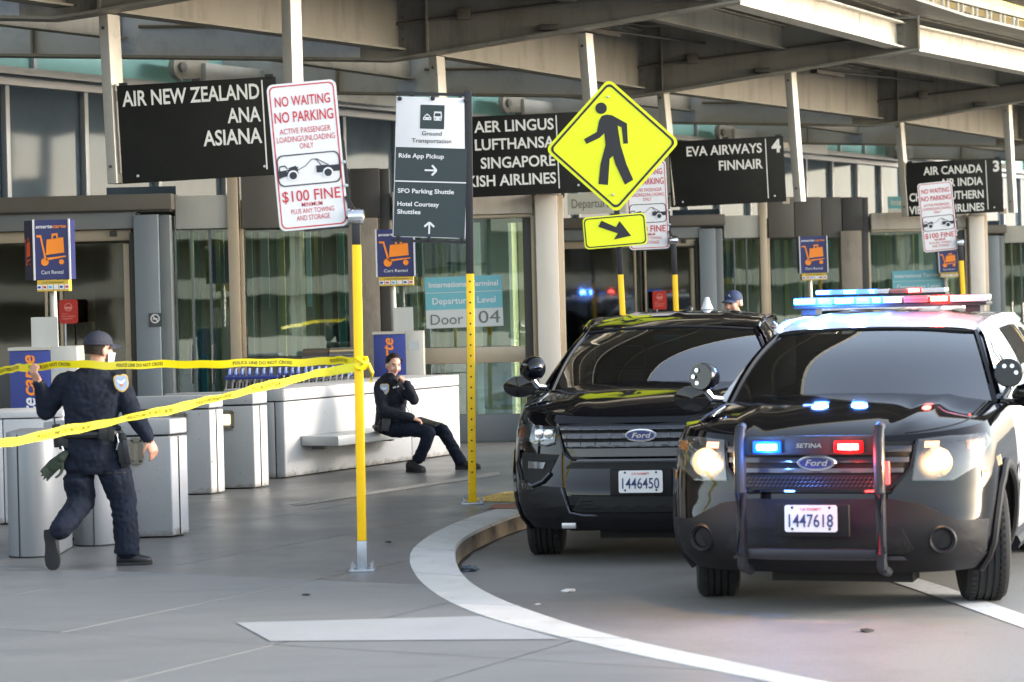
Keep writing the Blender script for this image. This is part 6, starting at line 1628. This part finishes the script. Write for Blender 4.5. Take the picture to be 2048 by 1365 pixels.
def patch(p, n, up, par, w_=.085):
    f = Fr(p, V(n).cross(V(up)) * -1, up) if False else None
    n = V(n).normalized(); r = V(up).cross(n).normalized(); u_ = n.cross(r)
    f = Fr(V(p), r, u_); h_ = w_ * 1.25
    sh = [(-.5, .32), (-.42, .44), (-.2, .5), (0, .46), (.2, .5), (.42, .44), (.5, .32), (.5, -.05), (.42, -.25), (.22, -.42), (0, -.5), (-.22, -.42), (-.42, -.25), (-.5, -.05)]
    o = mk('shoulder_patch', poly(f, [(a * w_, b * h_) for a, b in sh], .0, .004), M_gold, par, bev=.001)
    mk('patch_field', poly(f, [(a * w_ * .84, b * h_ * .86) for a, b in sh], .002), M_patch, o)
    mk('patch_eagle', J(poly(f, [(a * w_, b * h_) for a, b in ((-.3, .22), (0, .1), (.3, .22), (.22, .05), (.06, -.02), (0, -.2), (-.06, -.02), (-.22, .05))], .004)), mat('patch_white', S('d8dce0'), .6), o)
    mk('patch_sun', poly(f, circ(0, -.12 * h_, .1 * w_, 12), .005), mat('patch_orange', S('cf7a35'), .6), o)
    return o

# ---------------------------------------------------------------- walking officer (seen from behind)
Zo = G(268, 1131).y + .0
s_o = 1 / F
t = thing('person', 'police officer in navy uniform and cap walking away, lifting the yellow tape', 'person', tuple(G(200, 1131)))
def O(x, y, dz=0): return P(x, y, Zo + dz)
gz = 0
neck = O(193, 738, .0); head_c = O(199, 700, .03)
hf = V((.72, .66, -.05)); 
solids_h, XH, MH = headparts(head_c, hf, (0.02, 0, 1), 1.04)
shL, shR = O(134, 762, .0), O(236, 764, .03)
elL, wrL = O(93, 822, .03), O(79, 768, -.08)
elR, wrR = O(264, 824, .0), O(296, 876, -.02)
pel = O(183, 885, 0)
hipL, hipR = O(160, 905, 0), O(213, 905, .03)
knL, anL = O(163, 1003, .03), O(121, 1060, -.28)
knR, anR = O(246, 1000, .04), O(255, 1098, .0)
anR.z = max(anR.z, .10)
jr = V((1, .12, 0)).normalized()
jacket = [torso_loft([(O(184, 882, 0), .185, .125), (O(184, 860, 0), .18, .122), (O(183, 835, .0), .185, .13), (O(184, 805, .0), .205, .14), (O(186, 778, 0), .215, .135), (O(188, 758, 0), .19, .105), (O(190, 745, 0), .12, .08), (O(192, 736, .0), .075, .07)], jr),
          cap_chain([O(150, 768, .0), shL, shL.lerp(elL, .5) + V((-.012, 0, -.01)), elL], [.082, .086, .076, .068]), cap_chain([elL, elL.lerp(wrL, .5), wrL], [.068, .060, .044]),
          cap_chain([O(220, 768, .02), shR, shR.lerp(elR, .5), elR], [.082, .086, .076, .067]), cap_chain([elR, elR.lerp(wrR, .5) + V((.005, 0, 0)), wrR], [.067, .058, .044]),
          tube([wrR + (wrR - elR).normalized() * k_ for k_ in (-.02, .012)], .045, 12), tube([wrL + (wrL - elL).normalized() * k_ for k_ in (-.02, .012)], .044, 12),
          cap_chain([O(193, 742, .0), O(194, 731, .01)], [.066, .062], flat=.9)]
pants = [torso_loft([(O(186, 948, 0), .10, .10), (O(186, 930, 0), .165, .13), (O(185, 905, 0), .182, .14), (O(184, 880, 0), .17, .125)], jr),
         cap_chain([hipL, hipL.lerp(knL, .5) + V((-.02, -.02, 0)), knL + V((.005, 0, 0))], [.118, .112, .090]), cap_chain([knL, knL.lerp(anL, .5) + V((.005, -.02, 0)), anL], [.090, .086, .074]),
         cap_chain([hipR, hipR.lerp(knR, .5) + V((.01, 0, 0)), knR], [.12, .115, .094]), cap_chain([knR, knR.lerp(anR, .5) + V((.006, -.008, 0)), anR + V((0, 0, -.0))], [.094, .088, .084]),
         tube([anR + V((0, 0, .03)), anR + V((-.004, 0, -.035))], [.085, .090], 14)]
lh = hand(wrL + (wrL - elL).normalized() * .012, (wrL - elL).normalized() + V((-.25, 0, 0)), V((.6, .75, 0)), .62, 1, 1.0)
rh = hand(wrR + (wrR - elR).normalized() * .012, V((.34, -.05, -.94)), V((-.5, .5, 0)), .42, -1, 1.02)
skin = solids_h + [cap_chain([O(194, 738, .01), O(197, 715, .02)], [.058, .056])] + lh + rh
body = fuse('body', [(M_navy2, jacket, .008), (M_navy2, pants, .010), (M_skin, skin, 0)], t, .0075)
baseball_cap(XH, MH, 1.04, t)
mk('cap_button', ell(XH((0, -.012, .128)), (.008, .008, .005)), M_cap, t, smooth=True)
# hair at the nape, mask
mk('hair', J(grid(lambda u, v: XH((.079 * math.cos(lerp(math.pi * .98, math.pi * 2.02, u)), -.014 + .099 * math.sin(lerp(math.pi * .98, math.pi * 2.02, u)) * (1 - .10 * v), lerp(.040, -.030, v))), 20, 4)), M_hair, t, smooth=True)
mk('face_mask', grid(lambda u, v: XH((.070 * math.cos(lerp(.05, math.pi - .05, u)), .020 + .098 * math.sin(lerp(.05, math.pi - .05, u)) * (1 - .15 * v), lerp(-.018, -.095, v))), 14, 6), M_mask, t, smooth=True)
mk('mask_strap', tube([XH((s_ * .074, .02, -.03)) if i == 0 else XH((s_ * .082, -.022, -.01)) for s_ in (1,) for i in range(2)], .002, 4), M_mask, t)
# belt with gear
bc = O(184, 868, 0)
def ellring(c, a, b, r_, n=36):
    f_ = V((0, 0, 1)).cross(jr); return [c + jr * a * math.cos(2 * math.pi * i / n) + f_ * b * math.sin(2 * math.pi * i / n) for i in range(n)]
mk('duty_belt', tube(ellring(bc, .19, .135, 0), .027, 8, closed=True, flat=1), M_leather, t, smooth=True)
mk('jacket_hem', tube(ellring(O(184, 858, 0), .186, .13, 0), .016, 8, closed=True), M_navy2, t, smooth=True)
Rg = Matrix.Rotation(.1, 3, 'Y')
pouch(O(207, 868, -.15), (.06, .04, .08), Rg, 'belt_pouch', t); pouch(O(222, 870, -.14), (.045, .035, .09), Rg, 'belt_pouch', t)
pouch(O(128, 882, -.05), (.07, .07, .11), Matrix.Rotation(-.1, 3, 'Y'), 'belt_pouch', t); 
rad = pouch(O(114, 872, -.03), (.05, .05, .16), Matrix.Rotation(-.08, 3, 'Y'), 'radio', t); mk('radio_antenna', tube([O(110, 850, -.03), O(108, 832, -.03)], .006, 6), M_pb, rad)
hol = mk('holster', J(box(O(246, 905, -.06), (.065, .06, .15), Matrix.Rotation(-.12, 3, 'Y')), bar(O(246, 875, -.06), O(250, 935, -.06), .05, .05)), M_leather, t, bev=.012)
mk('pistol_grip', bar(O(243, 868, -.07), O(250, 888, -.07), .035, .05), M_pb, hol, bev=.01)
mk('pistol_slide', bar(O(250, 880, -.09), O(258, 930, -.09), .04, .035), M_alu if False else mat('gunmetal', (.05, .05, .055), .3, metal=.8), hol, bev=.006)
mk('leg_strap', tube([hipR.lerp(knR, .42) + V((.108 * math.cos(a), .11 * math.sin(a), .0)) for a in [i * math.pi / 10 for i in range(20)]], .012, 6, closed=True), M_leather, t, smooth=True)
mk('key_chain', tube([O(234, 868, -.13), O(237, 885, -.14), O(233, 900, -.13)], .006, 6), M_chrome, t, smooth=True)
mk('wrist_watch', tube([wrL + (wrL - elL).normalized() * .012 + V((.034 * math.cos(a), .034 * math.sin(a), .004 * math.sin(a))) for a in [i * math.pi / 8 for i in range(16)]], .008, 6, closed=True), M_leather, t, smooth=True)
patch(O(240, 767, -.085) + V((.01, 0, 0)), V((.28, -1, .15)), V((-.12, 0, 1)), t, .10)
# boots: right flat on the ground, left on its toe with the sole to the camera
shoe(V((O(233, 1128).x, Zo + .0, 0)), V((O(303, 1128).x, Zo + .03, 0)), (0, 0, 1), t)
toe = O(106, 1130, -.20); toe.z = .005
heel = toe + V((-.03, .03, .275)) * 1.0
shoe(heel, toe, (.05, 1, .15), t)
# the glove hanging from his belt
gl = thing('work_glove', 'dark green work glove hanging from the belt of the walking officer', 'glove', tuple(O(112, 925, -.12)))
gsol = hand(O(123, 915, -.12), O(88, 952, -.12) - O(123, 915, -.12), V((.2, -1, 0)), .12, -1, 1.15, .2)
fuse('glove', [(M_green, gsol + [cap_chain([O(130, 908, -.11), O(122, 917, -.12)], [.026, .032])], .003)], gl, .006)
mk('glove_clip', tube([O(124, 893, -.10), O(128, 905, -.10)], .005, 5), M_chrome, gl)

# ---------------------------------------------------------------- seated officer
Zw = G(831, 944).y
def Wp(x, y, dz=0): return P(x, y, Zw + dz)
t = thing('person', 'woman police officer in navy uniform sitting on the bench, hand at her chin', 'person', (Wp(800, 870, .2).x, Zw + .2, 0))
seatz = .41
hc2 = Wp(787, 730, .22)
fdir = V((.42, -.9, -.12))
sh2, X2, M2 = headparts(hc2, fdir, (.10, -.02, 1), .96, .85)
rA = V((.92, .38, 0)).normalized()           # her left-right axis on the picture: near shoulder (left in view) to far shoulder
chest = [torso_loft([(Wp(780, 856, .28), .165, .125), (Wp(781, 838, .27), .155, .12), (Wp(782, 812, .26), .16, .118), (Wp(782, 790, .25), .175, .12), (Wp(782, 768, .24), .175, .105), (Wp(783, 757, .23), .11, .08), (Wp(785, 750, .22), .065, .062)], V((.95, -.3, .1))),
         cap_chain([Wp(768, 768, .22), Wp(760, 775, .18), Wp(761, 800, .12), Wp(768, 822, .06)], [.062, .072, .068, .062]),
         cap_chain([Wp(768, 822, .06), Wp(795, 830, .0), Wp(822, 836, -.02)], [.062, .056, .044]),
         cap_chain([Wp(797, 768, .24), Wp(806, 776, .22), Wp(818, 790, .15), Wp(828, 800, .08)], [.06, .064, .058, .055]),
         cap_chain([Wp(828, 800, .08), Wp(822, 782, .06), Wp(813, 768, .06)], [.055, .048, .040]),
         cap_chain([Wp(784, 758, .21), Wp(785, 752, .21)], [.066, .060], flat=.9)]
kn1, an1 = Wp(858, 866, -.06), Wp(838, 917, .02)
kn2, an2 = Wp(886, 861, .10), Wp(920, 921, .16)
legs = [torso_loft([(Wp(778, 868, .30), .16, .10), (Wp(780, 858, .29), .165, .125), (Wp(781, 846, .28), .155, .12)], V((.95, -.3, .1))),
        cap_chain([Wp(785, 858, .18), Wp(820, 856, .06), kn1], [.09, .088, .070]), cap_chain([kn1, kn1.lerp(an1, .5) + V((.01, -.01, 0)), an1], [.070, .066, .060]),
        cap_chain([Wp(800, 854, .34), Wp(845, 851, .22), kn2], [.09, .085, .068]), cap_chain([kn2, kn2.lerp(an2, .5), an2], [.068, .064, .058]),
        tube([an1 + V((.002, 0, .03)), an1 + V((-.003, 0, -.03))], [.060, .066], 12), tube([an2 + V((-.012, 0, .03)), an2 + V((.01, 0, -.02))], [.058, .064], 12)]
h1 = hand(Wp(824, 837, -.02), V((.85, .1, -.25)), V((.1, .2, -1)), .35, 1, .9)
h2 = hand(Wp(812, 766, .06), V((-.55, .12, .62)), V((-.55, .25, -.55)), .75, -1, .92)
sk = sh2 + [cap_chain([Wp(785, 755, .22), Wp(786, 742, .21)], [.050, .048])] + h1 + h2
fuse('body', [(M_navy3, chest, .007), (M_navy2, legs, .008), (M_skin2, sk, 0)], t, .0068)
face(X2, M2, t, .96, M_hair, t)
# hair pulled back in a bun
def hp(u, v):
    a = lerp(-.05 * math.pi, 1.05 * math.pi, u) + math.pi; b = v * math.pi / 2
    return X2((.080 * math.cos(a) * math.cos(b), -.014 + .100 * math.sin(a) * math.cos(b), .020 + .105 * math.sin(b)))
def hair_shell(X, top=1.0, low=-.065, sc=1.0):
    n, m = 40, 28; vs, loc, fs = [], [], []
    for i in range(m + 1):
        a = math.pi * i / m
        for k in range(n):
            b = 2 * math.pi * k / n; p = (.0815 * sc * math.sin(a) * math.cos(b), -.014 + .104 * sc * math.sin(a) * math.sin(b), .030 + .100 * sc * math.cos(a))
            if p[2] < .03: p = (p[0] * .98 if abs(p[0]) > .01 else p[0], p[1], p[2])
            loc.append(p); vs.append(X(p))
    for i in range(m):
        for k in range(n):
            f = (i * n + k, i * n + (k + 1) % n, (i + 1) * n + (k + 1) % n, (i + 1) * n + k)
            y = sum(loc[q][1] for q in f) / 4; z = sum(loc[q][2] for q in f) / 4
            if z > interp(y, [-.1, -.03, .03, .06, .095], [low, low * .6, .048, .082, .103]): fs.append(f)
    return vs, fs
hair = hair_shell(X2)
mk('hair', hair, M_hair, t, smooth=True)
for s_ in (-1, 1): mk('side_hair', cap_chain([X2((s_ * .066, .045, .065)), X2((s_ * .078, .022, .03)), X2((s_ * .078, -.01, .02))], [.012, .011, .012], 8, 2), M_hair, t, smooth=True)
mk('hair_bun', ell(X2((0, -.125, .0)), (.035, .03, .035)), M_hair, t, smooth=True)
# jacket collar, chest strip, patch, watch, belt gear
mk('collar', J(*[bar(Wp(x0, y0, z0), Wp(x1, y1, z1), .02, .05) for x0, y0, z0, x1, y1, z1 in ((775, 757, .13, 788, 772, .11), (799, 757, .14, 791, 772, .11))]), M_navy3, t, bev=.008)
mk('zip_line', tube([Wp(791, 770, .11), Wp(806, 800, .10), Wp(822, 832, .09)], .004, 5), M_pb, t)
mk('name_tape', bar(Wp(786, 776, .105), Wp(798, 773, .12), .006, .016), mat('silver_thread', S('b8bcc2'), .6), t)
for a, b in ((808, 778), (817, 787)): mk('cuff_button', ell(Wp(a, b, .09), (.007, .007, .007), n=8, m=5), M_silver, t, smooth=True)
patch(Wp(769, 779, .098), V((-.15, -1, .1)), V((0, 0, 1)), t, .095)
mk('wrist_watch', tube([Wp(812, 766, .06) + V((.036 * math.cos(a), .030 * math.sin(a), .015 * math.cos(a))) for a in [i * math.pi / 8 for i in range(16)]], .009, 6, closed=True), M_leather, t, smooth=True)
mk('duty_belt', tube([Wp(780, 853, .28) + V((.165 * math.cos(a), .13 * math.sin(a), 0)) for a in [i * math.pi / 14 for i in range(28)]], .024, 6, closed=True), M_leather, t, smooth=True)
pouch(Wp(772, 850, .10), (.085, .05, .13), Matrix.Rotation(.1, 3, 'Y'), 'belt_pouch', t, mat('pouch_grey', (.03, .031, .034), .5), .015)
mk('key_bunch', J(*[ell(Wp(x, y, .14), (.014, .008, .02), n=8, m=5) for x, y in ((757, 848), (759, 856), (756, 862), (762, 861))], tube([Wp(760, 840, .14), Wp(757, 860, .14)], .006, 5)), M_pb, t, kind='stuff')
for an, tx, ty, tz in ((an1, 848, 943, -.12), (an2, 962, 938, .14)):
    hl_ = V((an.x - .035, an.y + .03, 0)); to = V((hl_.x + .25, hl_.y - (.10 if an is an1 else .02), 0))
    if an is an1: hl_ = Wp(816, 940, .03); to = Wp(848, 946, -.16)
    else: hl_ = Wp(911, 938, .18); to = Wp(961, 938, .14)
    hl_.z = to.z = .002
    shoe(hl_, to, (0, 0, 1), t, m=mat('shoe_black_matte', (.012, .012, .013), .6))
# tablet case on her lap
tb = thing('notebook', 'black notebook case lying on the lap of the seated officer', 'notebook', tuple(Wp(855, 845, .08)))
mk('cover', bar(Wp(834, 838, .10), Wp(876, 851, .02), .16, .022, up=V((.2, -.2, 1))), M_leather, tb, bev=.004)
mk('pages', bar(Wp(836, 839, .09), Wp(874, 851, .015), .15, .010, up=V((.2, -.2, 1))), M_dark, tb)

# ---------------------------------------------------------------- simple standing figures
def standing(loc, rz, H, label, jk, pt_, skn, capc, cap=True, hairc=M_hair):
    t = thing('person', label, 'person', loc, rz)
    M = ident(t)
    def q(x, y, z): return M @ V((x, y, z * H / 1.75))
    R3 = M.to_3x3()
    hs, X, M3 = headparts(q(0, -.03, 1.635), R3 @ V((0, -1, -.1)), (0, 0, 1), 1.02)
    rt_ = R3 @ V((1, 0, 0))
    top = [torso_loft([(q(0, 0, .93), .17, .12), (q(0, 0, 1.05), .165, .115), (q(0, 0, 1.2), .185, .125), (q(0, 0, 1.34), .20, .12), (q(0, 0, 1.42), .15, .09), (q(0, 0, 1.48), .07, .065)], rt_)]
    hands = []
    for s_ in (-1, 1):
        a, b, c = q(s_ * .2, 0, 1.39), q(s_ * .26, .02, 1.12), q(s_ * .25, -.06, .88)
        top += [cap_chain([q(s_ * .14, 0, 1.38), a, a.lerp(b, .5), b], [.07, .07, .06, .055]), cap_chain([b, c], [.055, .042])]
        hands += hand(c, (c - b).normalized(), R3 @ V((-s_, 0, 0)), .3, 1 if s_ > 0 else -1, .98)
    leg = [torso_loft([(q(0, 0, .82), .12, .10), (q(0, 0, .88), .17, .12), (q(0, 0, .96), .165, .12)], rt_)]
    for s_ in (-1, 1): leg += [cap_chain([q(s_ * .09, 0, .88), q(s_ * .10, 0, .5), q(s_ * .11, .01, .12)], [.095, .072, .065])]
    fuse('body', [(jk, top, .006), (pt_, leg, .006), (skn, hs + hands + [cap_chain([q(0, 0, 1.46), q(0, -.01, 1.56)], [.055, .055])], 0)], t, .010)
    face(X, M3, t, 1.02, hairc, t)
    if cap: baseball_cap(X, M3, 1.02, t, capc); mk('cap_logo', text(Fr(X((-.03, .088, .07)), M3 @ V((-1, 0, 0)) * -1, (0, 0, 1)), 'A', .02, 0, .028, .008, 'C', None, .02), M_white, t)
    mk('hair', grid(lambda u, v: X((.079 * math.cos(lerp(math.pi * .95, math.pi * 2.05, u)), -.014 + .099 * math.sin(lerp(math.pi * .95, math.pi * 2.05, u)), lerp(.045 if cap else .11, -.03, v))), 16, 4), hairc, t, smooth=True)
    for s_ in (-1, 1):
        a = M @ V((s_ * .11, .08, 0)); b = M @ V((s_ * .13, -.2, 0)); shoe(a, b, (0, 0, 1), t)
    return t
man = standing((P(1472, 700, 24.3).x, 24.3, 0), math.radians(-38), 1.775, 'man in a dark blue cap standing behind the dark car, only his head showing', mat('jacket_dark_blue', (.02, .028, .05), .85), M_navy2, M_skin, mat('cap_blue', (.02, .035, .09), .8, bump=.3, bscale=80), hairc=mat('hair_grey', (.25, .24, .23), .6))
inn = standing((P(182, 700, 30.9).x, 30.9, 0), math.radians(200), 1.72, 'dark figure in a green jacket inside the glass door behind the walking officer', mat('jacket_green', (.012, .035, .026), .9), M_navy2, M_skin, M_cap, cap=False)
